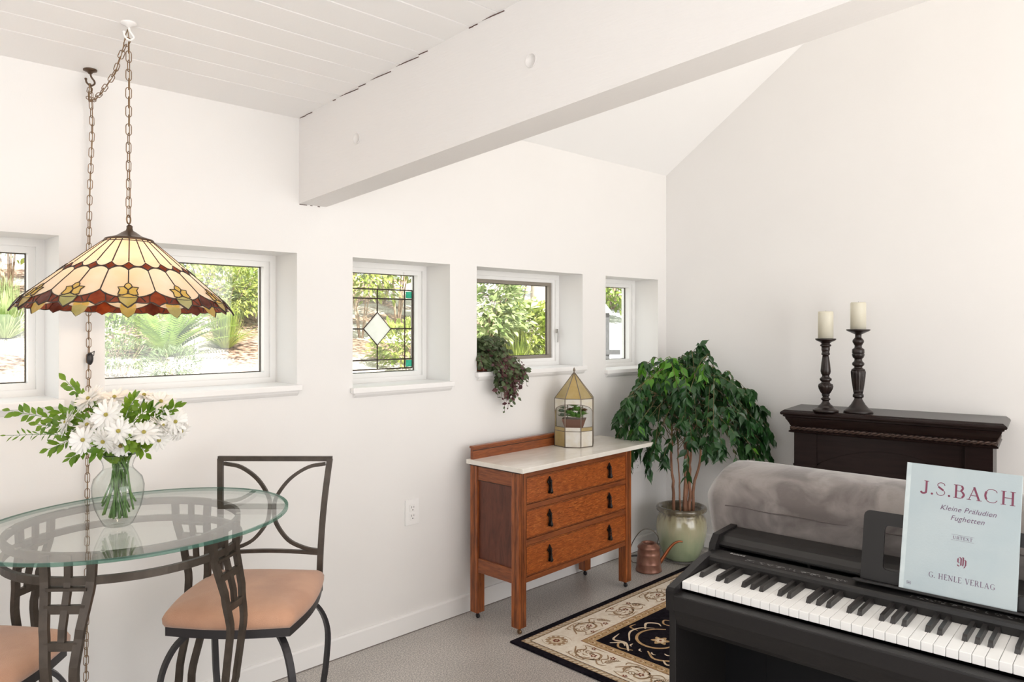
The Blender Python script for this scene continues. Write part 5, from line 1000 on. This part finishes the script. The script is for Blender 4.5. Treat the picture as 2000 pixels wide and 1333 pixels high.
# serif capitals drawn as strokes: (thick?, points); unit height
G = {
 'J': ([(1, [(.30, 1), (.30, .22), (.26, .06), (.12, 0), (.02, .06)]), (2, [(.02, .08)])], [(.16, .44, 1)], .46),
 'S': ([(0, [(.50, .80), (.44, .95), (.28, 1.0), (.13, .93), (.09, .78), (.16, .64)]), (1, [(.14, .66), (.28, .54), (.42, .42)]), (0, [(.40, .44), (.50, .30), (.46, .10), (.28, 0), (.10, .06), (.04, .24)])], [], .58),
 'B': ([(1, [(.16, 0), (.16, 1)]), (0, [(.16, 1), (.36, 1), (.48, .96)]), (1, [(.46, .96), (.53, .78), (.44, .56)]), (0, [(.46, .56), (.36, .54), (.16, .54)]), (0, [(.36, .54), (.52, .50)]), (1, [(.50, .50), (.60, .28), (.50, .05)]), (0, [(.52, .05), (.40, 0), (.16, 0)])], [(.02, .26, 1), (.02, .26, 0)], .66),
 'A': ([(0, [(.12, 0), (.40, 1)]), (1, [(.38, 1), (.68, 0)]), (0, [(.22, .34), (.58, .34)])], [(0, .24, 0), (.54, .82, 0)], .82),
 'C': ([(0, [(.70, .78), (.62, .94), (.44, 1)]), (0, [(.44, 1), (.24, .95), (.12, .78)]), (1, [(.13, .80), (.08, .50), (.14, .20)]), (0, [(.12, .22), (.24, .05), (.44, 0), (.60, .04), (.72, .20)])], [], .78),
 'H': ([(1, [(.16, 0), (.16, 1)]), (1, [(.64, 0), (.64, 1)]), (0, [(.16, .52), (.64, .52)])], [(.02, .30, 0), (.02, .30, 1), (.50, .78, 0), (.50, .78, 1)], .82),
 'G': ([(0, [(.68, .80), (.60, .94), (.44, 1), (.24, .95), (.12, .78)]), (1, [(.13, .80), (.08, .50), (.14, .20)]), (0, [(.12, .22), (.24, .05), (.44, 0), (.62, .04)]), (1, [(.66, .06), (.66, .42)])], [(.52, .78, .42)], .80),
 'E': ([(1, [(.16, 0), (.16, 1)]), (0, [(.16, 1), (.52, 1), (.54, .84)]), (0, [(.16, .53), (.44, .53)]), (0, [(.16, 0), (.54, 0), (.58, .18)])], [(.02, .26, 0), (.02, .26, 1)], .62),
 'N': ([(0, [(.14, 0), (.14, 1)]), (1, [(.12, 1), (.66, 0)]), (0, [(.66, 0), (.66, 1)])], [(.02, .26, 0), (.0, .16, 1), (.54, .78, 1)], .80),
 'L': ([(1, [(.16, 0), (.16, 1)]), (0, [(.16, 0), (.50, 0), (.56, .20)])], [(.02, .26, 0), (.02, .30, 1)], .60),
 'V': ([(1, [(.12, 1), (.40, 0)]), (0, [(.40, 0), (.66, 1)])], [(0, .26, 1), (.54, .78, 1)], .74),
 'R': ([(1, [(.16, 0), (.16, 1)]), (0, [(.16, 1), (.38, 1), (.48, .95)]), (1, [(.47, .96), (.54, .76), (.44, .54)]), (0, [(.46, .54), (.36, .50), (.16, .50)]), (1, [(.36, .50), (.66, 0)])], [(.02, .30, 0), (.02, .26, 1), (.60, .74, 0)], .74),
 'U': ([(1, [(.14, 1), (.14, .30), (.22, .06), (.38, 0)]), (0, [(.38, 0), (.56, .08), (.62, .30), (.62, 1)])], [(0, .28, 1), (.50, .74, 1)], .76),
 'T': ([(1, [(.34, 0), (.34, 1)]), (0, [(.04, .82), (.06, 1), (.62, 1), (.64, .82)])], [(.20, .48, 0)], .70),
 'X': ([(1, [(.10, 1), (.62, 0)]), (0, [(.10, 0), (.60, 1)])], [(0, .22, 0), (.50, .74, 0), (0, .24, 1), (.50, .70, 1)], .76),
 '.': ([(2, [(.08, .05)])], [], .20), ' ': ([], [], .34)}
def serif_text(s, x0, x1, z, h, mat, name, thick=0.145, thin=0.05):
    tot = sum(G[c][2] for c in s)+0.10*(len(s)-1); sx = (x1-x0)/tot; b = MB(); x = x0; yy = -0.00035
    def rib(pts, w):
        P = [Vector((p[0], yy, p[1])) for p in pts]
        if len(P) > 2: P = spline(P, 4)
        n = len(P); A = []; B = []
        for i, p in enumerate(P):
            t = (P[min(i+1, n-1)]-P[max(i-1, 0)]).normalized(); q = Vector((-t.z, 0, t.x)); A.append(p+q*w/2); B.append(p-q*w/2)
        b.add([tuple(p) for p in A+B], [(i, i+1, n+i+1, n+i) for i in range(n-1)])
    for c in s:
        st, se, adv = G[c]; m = lambda p: (x+p[0]*sx, z+p[1]*h)
        for (k, pts) in st:
            if k == 2: px_, pz_ = m(pts[0]); b.add([(px_+h*0.085*math.cos(a*PI/5), yy, pz_+h*0.085*math.sin(a*PI/5)) for a in range(10)], [tuple(range(10))]); continue
            rib([m(p) for p in pts], h*(thick if k == 1 else thin))
        for (a, c_, zz) in se: rib([m((a, zz)), m((c_, zz))], h*0.045)
        x += (adv+0.10)*sx
    return b.build(name, mat, bk)
serif_text('J.S.BACH', 0.034, 0.228, 0.2350, 0.0300, inkR, 'title_lettering')
TX = Matrix.Rotation(PI/2, 4, 'X')
place_text('Kleine Präludien', 0.0165, Matrix.Translation((0.134, -0.0004, 0.2075)) @ TX, inkD, bk, 'subtitle_lettering', shear=0.32, space=1.05)
place_text('Fughetten', 0.0165, Matrix.Translation((0.134, -0.0004, 0.1865)) @ TX, inkD, bk, 'subtitle_lettering', shear=0.32, space=1.05)
serif_text('URTEXT', 0.1075, 0.1475, 0.1395, 0.0066, inkD, 'edition_lettering', 0.17, 0.08)
b = MB()
for z in (0.1365, 0.1490): b.box(0.104, 0.151, -0.0005, -0.0003, z, z+0.0004)
for (x0_, x1_, z0_, z1_) in ((0.0165, 0.0255, 0.0155, 0.0160), (0.0165, 0.0255, 0.0220, 0.0225), (0.0165, 0.0170, 0.0155, 0.0225), (0.0250, 0.0255, 0.0155, 0.0225), (0.0185, 0.0195, 0.0178, 0.0200), (0.0203, 0.0213, 0.0178, 0.0200), (0.0221, 0.0231, 0.0178, 0.0200)): b.box(x0_, x1_, -0.0005, -0.0003, z0_, z1_)
b.build('printed_rules', inkD, bk)
serif_text('G. HENLE VERLAG', 0.062, 0.196, 0.0420, 0.0120, inkD, 'publisher_lettering', 0.125, 0.06)
# blackletter monogram
b = MB(); ox_, oz_ = 0.1185, 0.0800
def bl(pts, w):
    for i in range(len(pts)-1):
        (xa, za), (xb, zb_) = pts[i], pts[i+1]; k = 0.00105; b.add([(ox_+(xa-w)*k, -0.00045-i*0.00001, oz_+(za-w*.45)*k), (ox_+(xa+w)*k, -0.00045-i*0.00001, oz_+(za+w*.45)*k), (ox_+(xb+w)*k, -0.00045-i*0.00001, oz_+(zb_+w*.45)*k), (ox_+(xb-w)*k, -0.00045-i*0.00001, oz_+(zb_-w*.45)*k)], [(0, 1, 2, 3)])
bl([(2, 16), (2, 8)], 1.3); bl([(2, 17), (5, 19), (8, 16)], 1.0); bl([(8, 17), (8, 2)], 1.4); bl([(2, 8), (5, 6), (8, 8)], 0.9); bl([(8, 2), (4, -1), (1, 2)], 1.1); bl([(12, 19), (12, 3)], 1.4); bl([(10, 20), (13, 18), (17, 20)], 0.8); bl([(12, 13), (15, 15), (17, 12)], 1.0); bl([(17, 13), (17, 3), (14, -3)], 1.3); bl([(10, 3), (12, 1), (14, 3)], 0.8)
b.build('monogram', inkR, bk)

# ================================================================== SOFA BEHIND THE PIANO
sue = pm('grey suede', (0.125, 0.105, 0.098), 0.85, sheen=0.4, col2=(0.25, 0.22, 0.205), nscale=9, ndet=5, lo=0.38, hi=0.64, dist=1.0, bump=0.06, bscale=90)
so = thing('sofa', 'grey suede sofa seen from behind the piano, its padded back rolled over', 'sofa', (1.715, 1.091, 0), PA)
def roll(name, sec, u0, u1, caps, seams=()):
    b = MB(); n = len(sec); lev = []
    for (du, k) in caps: lev.append((u0+du, k))
    for (du, k) in caps[::-1]: lev.append((u1-du, k))
    cy_ = sum(p[0] for p in sec)/n; cz_ = sum(p[1] for p in sec)/n; vs = []
    # inner stations for soft sag
    full = []
    for i, (u, k) in enumerate(lev):
        full.append((u, k))
        if i == len(caps)-1:
            for j in range(1, 30): full.append((u+(lev[i+1][0]-u)*j/30, k))
    for (u, k) in full:
        for (y, z) in sec:
            d = mnoise.noise(Vector((u*5, y*8, z*8)))*0.006+mnoise.noise(Vector((u*16, y*20, z*20)))*0.0018
            vs.append((u, cy_+(y-cy_)*(k+d*3), cz_+(z-cz_)*(k+d*3)))
    m = len(full); fs = [tuple(range(n)), tuple(range((m-1)*n, m*n))[::-1]]
    for i in range(m-1):
        for j in range(n): fs.append((i*n+j, i*n+(j+1) % n, (i+1)*n+(j+1) % n, (i+1)*n+j))
    b.add(vs, fs, 0, True); return b.build(name, sue, so)
ctrl = [(0.395, 0.745), (0.372, 0.830), (0.358, 0.900), (0.362, 0.935), (0.395, 0.972), (0.450, 0.999), (0.530, 1.008), (0.600, 0.992), (0.640, 0.950), (0.645, 0.860), (0.620, 0.770), (0.50, 0.735)]
cs = [Vector((p[0], p[1], 0)) for p in ctrl]; cl = []
for i in range(len(cs)):
    a, b_, c, d_ = cs[i-1], cs[i], cs[(i+1) % len(cs)], cs[(i+2) % len(cs)]
    for k in range(4): t = k/4; q = 0.5*((2*b_)+(c-a)*t+(2*a-5*b_+4*c-d_)*t*t+(3*b_-a-3*c+d_)*t**3); cl.append((q.x, q.y))
bl_ = roll('backrest', cl, -0.165, 1.42, [(0.0, 0.10), (0.003, 0.22), (0.035, 0.62), (0.062, 0.90), (0.074, 0.965), (0.10, 0.99), (0.16, 1.0)])
b = MB(); b.tube([(-0.092+0.0, 0.383, 0.888)]+[(-0.05+1.4*i/30, 0.3580+0.0015*math.sin(i), 0.895+0.002*math.sin(i*1.7)) for i in range(31)], 0.0018, 6); b.build('seam', pm('seam thread', (0.11, 0.09, 0.085), 0.9), bl_)
b = MB(); b.bbox(-0.04, 1.40, 0.42, 0.62, 0.06, 0.78, 0.03); b.bbox(-0.04, 1.40, 0.62, 1.10, 0.06, 0.40, 0.04); b.build('base', sue, so)
for (u, v) in ((0.0, 0.46), (1.36, 0.46), (0.0, 1.05), (1.36, 1.05)): b = MB(); b.lathe([(0.018, 0.0105), (0.024, 0.07)], 12, (u, v, 0)); b.build('leg', blk, so)

# ================================================================== GARDEN OUTSIDE THE WINDOWS
def gz(x, y): return 0.85+max(0.0, y-7.0)*0.20-max(0.0, y-16)*0.17+0.04*mnoise.noise(Vector((x*0.7, y*0.7, 0)))
m = pm('garden ground', (0.5, 0.4, 0.3), 0.9, bump=0.5, bscale=25); N, L = nodes_of(m); bs = N['Principled BSDF']; tc = N.new('ShaderNodeTexCoord')
def rampn(sc, det, lo, hi, c0, c1):
    n = N.new('ShaderNodeTexNoise'); n.inputs['Scale'].default_value = sc; n.inputs['Detail'].default_value = det; L.new(tc.outputs['Object'], n.inputs['Vector']); c = N.new('ShaderNodeValToRGB'); c.color_ramp.elements[0].position = lo; c.color_ramp.elements[1].position = hi; c.color_ramp.elements[0].color = (*c0, 1); c.color_ramp.elements[1].color = (*c1, 1); L.new(n.outputs[0], c.inputs[0]); return c
mul = rampn(16, 8, 0.40, 0.62, (0.05, 0.022, 0.012), (0.42, 0.27, 0.20)); grv = rampn(40, 4, 0.3, 0.7, (0.26, 0.22, 0.19), (0.80, 0.75, 0.70)); sel = rampn(0.8, 3, 0.46, 0.54, (0, 0, 0), (1, 1, 1))
sp = N.new('ShaderNodeSeparateXYZ'); L.new(tc.outputs['Object'], sp.inputs[0]); mr = N.new('ShaderNodeMapRange'); mr.inputs[1].default_value = 7.2; mr.inputs[2].default_value = 8.0; L.new(sp.outputs['Y'], mr.inputs[0])
m1 = N.new('ShaderNodeMix'); m1.data_type = 'RGBA'; L.new(sel.outputs[0], m1.inputs[0]); L.new(mul.outputs[0], m1.inputs[6]); L.new(grv.outputs[0], m1.inputs[7])
m2 = N.new('ShaderNodeMix'); m2.data_type = 'RGBA'; L.new(mr.outputs[0], m2.inputs[0]); L.new(grv.outputs[0], m2.inputs[6]); L.new(m1.outputs[2], m2.inputs[7]); L.new(m2.outputs[2], bs.inputs['Base Color'])
b = MB(); nx, ny = 70, 60; X0_, X1_, Y0_, Y1_ = -8.0, 26.0, 3.16, 34.0
vs = [(X0_+(X1_-X0_)*i/nx, Y0_+(Y1_-Y0_)*(j/ny)**1.4, gz(X0_+(X1_-X0_)*i/nx, Y0_+(Y1_-Y0_)*(j/ny)**1.4)) for j in range(ny+1) for i in range(nx+1)]
b.add(vs, [(j*(nx+1)+i, j*(nx+1)+i+1, (j+1)*(nx+1)+i+1, (j+1)*(nx+1)+i) for j in range(ny) for i in range(nx)], 0, True); struct(b.build('garden_ground', m))
b = MB(); n = 24; vs = []
for i in range(n+1):
    y = 6.2+(14.2-6.2)*i/n; xl = 8.4+(y-6.2)*0.55
    vs += [(xl, y, gz(xl, y)+0.05), (xl+5, y, gz(xl+5, y)+0.05)]
b.add(vs, [(2*i, 2*i+1, 2*i+3, 2*i+2) for i in range(n)], 0, True); struct(b.build('driveway', pm('pale paving', (0.62, 0.61, 0.60), 0.9, col2=(0.54, 0.53, 0.52), nscale=4)))
lY = leafmat('sunlit yellow leaf', (0.10, 0.165, 0.012), (0.50, 0.54, 0.14), 0.5, 0.4, 4); lP = leafmat('pale leaf', (0.10, 0.17, 0.03), (0.50, 0.56, 0.30), 0.5, 0.35, 5); lD = leafmat('dark garden leaf', (0.022, 0.05, 0.012), (0.11, 0.18, 0.045), 0.4, 0.25, 3); lM = leafmat('mid garden leaf', (0.08, 0.15, 0.015), (0.34, 0.42, 0.09), 0.45, 0.35, 4); lG = leafmat('grey green leaf', (0.05, 0.085, 0.03), (0.20, 0.25, 0.12), 0.6, 0.2, 8)
lF = leafmat('fern leaf', (0.07, 0.14, 0.012), (0.24, 0.34, 0.05), 0.5, 0.4, 6); twigM = pm('garden bark', (0.20, 0.13, 0.09), 0.9, col2=(0.45, 0.34, 0.26), nscale=12); paleT = pm('pale trunk', (0.62, 0.57, 0.50), 0.85, col2=(0.42, 0.36, 0.30), nscale=6)
def bush(name, px, t, R, Hh, n, mat, leafL, label, cat='shrub', group='garden shrubs outside the windows', seed=1, lift=0.0, wr=0.45, stems=7, droop=0.0, trunk=None):
    rr = random.Random(seed); x, y = at(px, t); z = gz(x, y); o = thing(name, label, cat, (x, y, z), 0, group); lv = MB(); st = MB()
    for i in range(n):
        th = rr.uniform(0, 2*PI); w_ = rr.uniform(-0.75, 1); rad = rr.uniform(0.35, 1)**0.5; v = Vector((math.cos(th)*math.sqrt(1-w_*w_), math.sin(th)*math.sqrt(1-w_*w_), w_))
        lump = 1+0.30*mnoise.noise(v*2.3+Vector((seed, 0, 0))); p = Vector((v.x*R*rad*lump, v.y*R*rad*lump, lift+Hh/2+v.z*Hh/2*rad*lump))
        if p.z < 0.02: continue
        d = (v+Vector((rr.uniform(-.8, .8), rr.uniform(-.8, .8), rr.uniform(-.5, .8)-droop))).normalized(); l = leafL*rr.uniform(.6, 1.3)
        lv.leaf(p, d, (rr.uniform(-.6, .6), rr.uniform(-.9, .3), 1), l, l*wr, bend=.15, fold=.2, wprof=[.1, .9, .8, .05])
    for i in range(stems):
        th = rr.uniform(0, 2*PI); st.tube(spline([(0.04*R*math.cos(th), 0.04*R*math.sin(th), -0.03), (0.3*R*math.cos(th), 0.3*R*math.sin(th), lift+Hh*.3), (0.7*R*math.cos(th), 0.7*R*math.sin(th), lift+Hh*.8)], 4), [0.009*Hh, 0.008*Hh, 0.007*Hh, 0.006*Hh, 0.006*Hh, 0.005*Hh, 0.004*Hh, 0.004*Hh, 0.003*Hh], 6)
    if trunk: st.tube([(0, 0, -0.05), (0.03, 0.02, lift*.5), (0, 0, lift+Hh*.4)], [trunk, trunk*.8, trunk*.5], 10)
    lv.build('foliage', mat, o); st.build('stems' if not trunk else 'trunk', twigM, o); return o
# small rounded shrubs in the gravel below the fern
bush('lavender_shrub', 240, 7.05, 0.26, 0.34, 900, lG, 0.055, 'low grey-green mounded shrub at the lower left of the widest window view', seed=3, wr=0.16)
bush('lavender_shrub', 343, 7.1, 0.24, 0.32, 900, lG, 0.055, 'low grey-green mounded shrub in gravel right under the fern', seed=4, wr=0.16)
def tuft(px, t, n, L_, mat, label, seed, wid=0.010, name='ornamental_grass', spread=0.75):
    rr = random.Random(seed); x, y = at(px, t); o = thing(name, label, 'grass', (x, y, gz(x, y)), 0, 'grass clumps in the garden'); b = MB()
    for i in range(n):
        th = rr.uniform(0, 2*PI); el = rr.uniform(0.5, 1.5); d = Vector((math.cos(th)*math.cos(el)*spread, math.sin(th)*math.cos(el)*spread, math.sin(el))); l = L_*rr.uniform(.6, 1.1); b.leaf((0.10*L_*math.cos(th), 0.10*L_*math.sin(th), 0), d, (math.cos(th), math.sin(th), 1.2), l, wid, bend=rr.uniform(.1, .55), fold=.1, wprof=[.6, 1, .9, .6, .05])
    b.build('blades', mat, o)
tuft(440, 8.7, 700, 0.50, lY, 'bright yellow-green grass clump right of the fern', 5); tuft(470, 11.0, 800, 0.75, lY, 'tall pale grass clump high in the right of the widest window', 6)
tuft(10, 7.9, 500, 0.60, lP, 'bleached grass clump at the bottom of the leftmost window', 7); tuft(1010, 9.8, 600, 0.60, lY, 'yellow grass clump low in the window with the trailing plant', 8)
# sword fern
x, y = at(325, 7.9); fe = thing('sword_fern', 'large arching sword fern in the middle of the widest window view', 'fern', (x, y, gz(x, y))); rr = random.Random(12); b = MB()
for i in range(46):
    th = rr.uniform(0, 2*PI); el = rr.uniform(0.55, 1.35); L_ = rr.uniform(0.65, 0.92); d = Vector((math.cos(th)*math.cos(el), math.sin(th)*math.cos(el), math.sin(el))); path = [d*(L_*q)+Vector((math.cos(th), math.sin(th), 0))*(0.22*L_*q*q)-Vector((0, 0, 0.28*L_*q*q)) for q in [k/26 for k in range(27)]]
    b.tube(path, 0.003, 3)
    for k in range(3, 27):
        t = (path[k]-path[k-1]).normalized(); s = t.cross(Vector((0, 0, 1)) if abs(t.z) < 0.98 else Vector((1, 0, 0))).normalized(); l = 0.085*math.sin(PI*min(1, 0.12+k/27*0.88))+0.01
        for sg in (-1, 1): b.leaf(path[k], s*sg+t*0.35, t.cross(s), l, 0.018, bend=.1, fold=.05, wprof=[.8, 1, .7, .05])
b.build('fronds', lF, fe)
G_ = [('leafy_shrub', 18, 10.2, 1.1, 1.9, 2600, lY, .11, 'bright yellow-green shrub filling the leftmost window', 21, 0.3), ('leafy_shrub', 215, 9.6, .55, .85, 1300, lM, .09, 'green shrub at the left edge of the widest window view', 22, 0),
 ('leafy_shrub', 262, 11.8, .9, 1.5, 1600, lD, .12, 'dark shrub behind and left of the fern', 23, 0.1), ('leafy_shrub', 395, 12.8, .9, 1.3, 1800, lY, .10, 'sunlit shrub behind the fern, right of the lamp shade', 24, 0.2), ('leafy_shrub', 485, 12.2, .85, 1.6, 1900, lP, .10, 'pale bleached shrub in the upper right of the widest window', 25, 0.2),
 ('leafy_shrub', 290, 9.6, .45, .5, 900, lM, .07, 'low leafy shrub behind the fern under the lamp rim', 41, 0), ('leafy_shrub', 430, 10.2, .7, .9, 1700, lY, .08, 'wide yellow-green shrub above the grass clump right of the fern', 42, 0), ('leafy_shrub', 505, 10.6, .5, .8, 1200, lP, .07, 'pale shrub at the right edge of the widest window', 43, 0), ('leafy_shrub', 225, 7.7, .28, .42, 700, lM, .05, 'small leafy shrub behind the low mound at the lower left of the widest window', 44, 0),
 ('leafy_shrub', 318, 14.0, 1.1, 1.9, 1500, lY, .13, 'tall sunlit shrub behind the lamp shade', 38, 0.2),
 ('leafy_shrub', 705, 10.6, .62, 1.5, 1900, lY, .10, 'yellow shrub in the upper left of the stained glass window', 26, 0.35), ('leafy_shrub', 775, 12.4, .80, 2.0, 1900, lM, .12, 'green tree-like shrub in the upper right of the stained glass window', 27, 0.5), ('leafy_shrub', 790, 9.0, .40, .60, 1100, lY, .08, 'low yellow-green shrub at the lower right of the stained glass window', 28, 0),
 ('leafy_shrub', 745, 14.5, 1.3, 1.8, 1500, lP, .14, 'pale shrub far behind the leaded diamond', 29, 0.3),
 ('maple_shrub', 940, 9.6, .62, 1.15, 1500, lP, .13, 'pale maple-like shrub at the left of the window with the trailing plant', 30, 0.2), ('leafy_shrub', 1022, 10.4, .55, .85, 1500, lY, .13, 'bright yellow rhododendron in the middle of the window with the trailing plant', 31, 0),
 ('dark_tree', 1010, 15.5, 1.6, 2.4, 2600, lD, .16, 'dark evergreen tree filling the top of the window with the trailing plant', 32, 0.9), ('dark_tree', 1200, 19.0, 1.8, 2.8, 3200, lD, .22, 'dark rhododendron tree filling the top of the rightmost window', 33, 0.35), ('leafy_shrub', 1170, 16.5, 1.0, 1.5, 1300, lM, .18, 'lighter green shrub under the dark tree in the rightmost window', 34, 0.1), ('dark_tree', 1245, 21.0, 1.6, 3.4, 1500, lD, .24, 'far dark tree at the right of the rightmost window', 35, 0.3),
 ('leafy_shrub', -60, 13.0, 1.3, 2.0, 1300, lM, .14, 'green shrub behind the leftmost window beyond the yellow one', 36, 0.4), ('leafy_shrub', 890, 13.5, 1.2, 2.0, 1400, lM, .15, 'mid green shrub between the stained glass and trailing plant windows', 37, 0.5)]
for (nm, px, t, R, Hh, n, mt, ll, lb, sd, lf) in G_: bush(nm, px, t, R, Hh, n, mt, ll, lb, cat='tree' if 'tree' in nm else 'shrub', group='dark trees at the back of the garden' if 'tree' in nm else 'garden shrubs outside the windows', seed=sd, lift=lf, trunk=0.07 if 'tree' in nm else None)
def pole(name, cat, px, t, h, r, mat, label):
    x, y = at(px, t); o = thing(name, label, cat, (x, y, gz(x, y)-0.02)); b = MB(); b.tube(spline([(0, 0, 0), (0.02, 0, h*.4), (-0.01, 0.02, h*.8), (0, 0, h)], 4), [r*(1-0.03*k) for k in range(13)], 12); b.build('trunk', mat, o); return o
pole('young_tree', 'tree', 229, 8.2, 1.5, 0.035, pm('green trunk', (0.42, 0.46, 0.22), 0.7, col2=(0.62, 0.64, 0.40), nscale=8), 'slender upright green trunk at the left of the widest window view')
pole('birch_trunk', 'tree', 1052, 12.5, 3.4, 0.16, paleT, 'thick pale trunk at the right edge of the window with the trailing plant')
x, y = at(383, 8.3); o = thing('garden_marker', 'small white marker stake in the mulch right of the fern', 'marker', (x, y, gz(x, y))); b = MB(); b.bbox(-.022, .022, -.01, .01, -0.02, .15, .003); b.build('stake', pm('white plastic', (0.85, 0.85, 0.86), 0.5), o)
x, y = at(1187, 9.0); fp = thing('gate_post', 'grey garden post with a white peaked cap and short rail in the rightmost window', 'post', (x, y, gz(x, y)), YAW-PI/2); gp = pm('weathered grey wood', (0.05, 0.05, 0.055), 0.8, col2=(0.085, 0.085, 0.09), nscale=20, stretch=(6, 6, 1))
zt = 1.45-(612-635)/F_PX*9.0-gz(x, y); b = MB(); b.bbox(-.055, .018, -.04, .04, -0.03, zt, .003); b.build('post', gp, fp)
b = MB(); vs = [(-.10, -.08, zt), (.034, -.08, zt), (.034, .08, zt), (-.10, .08, zt), (-.10, -.08, zt+.02), (.034, -.08, zt+.02), (.034, .08, zt+.02), (-.10, .08, zt+.02), (-.033, 0, zt+.12)]; b.add(vs, [(0,1,2,3), (0,1,5,4), (1,2,6,5), (2,3,7,6), (3,0,4,7), (4,5,8), (5,6,8), (6,7,8), (7,4,8)]); b.build('cap', pm('white cap', (0.85, 0.85, 0.85), 0.6), fp)
zr = 1.45-(688-635)/F_PX*9.0-gz(x, y); b = MB(); b.bbox(-.05, .145, -.055, -.040, zr-.03, zr+.03, .002); b.build('rail', gp, fp)
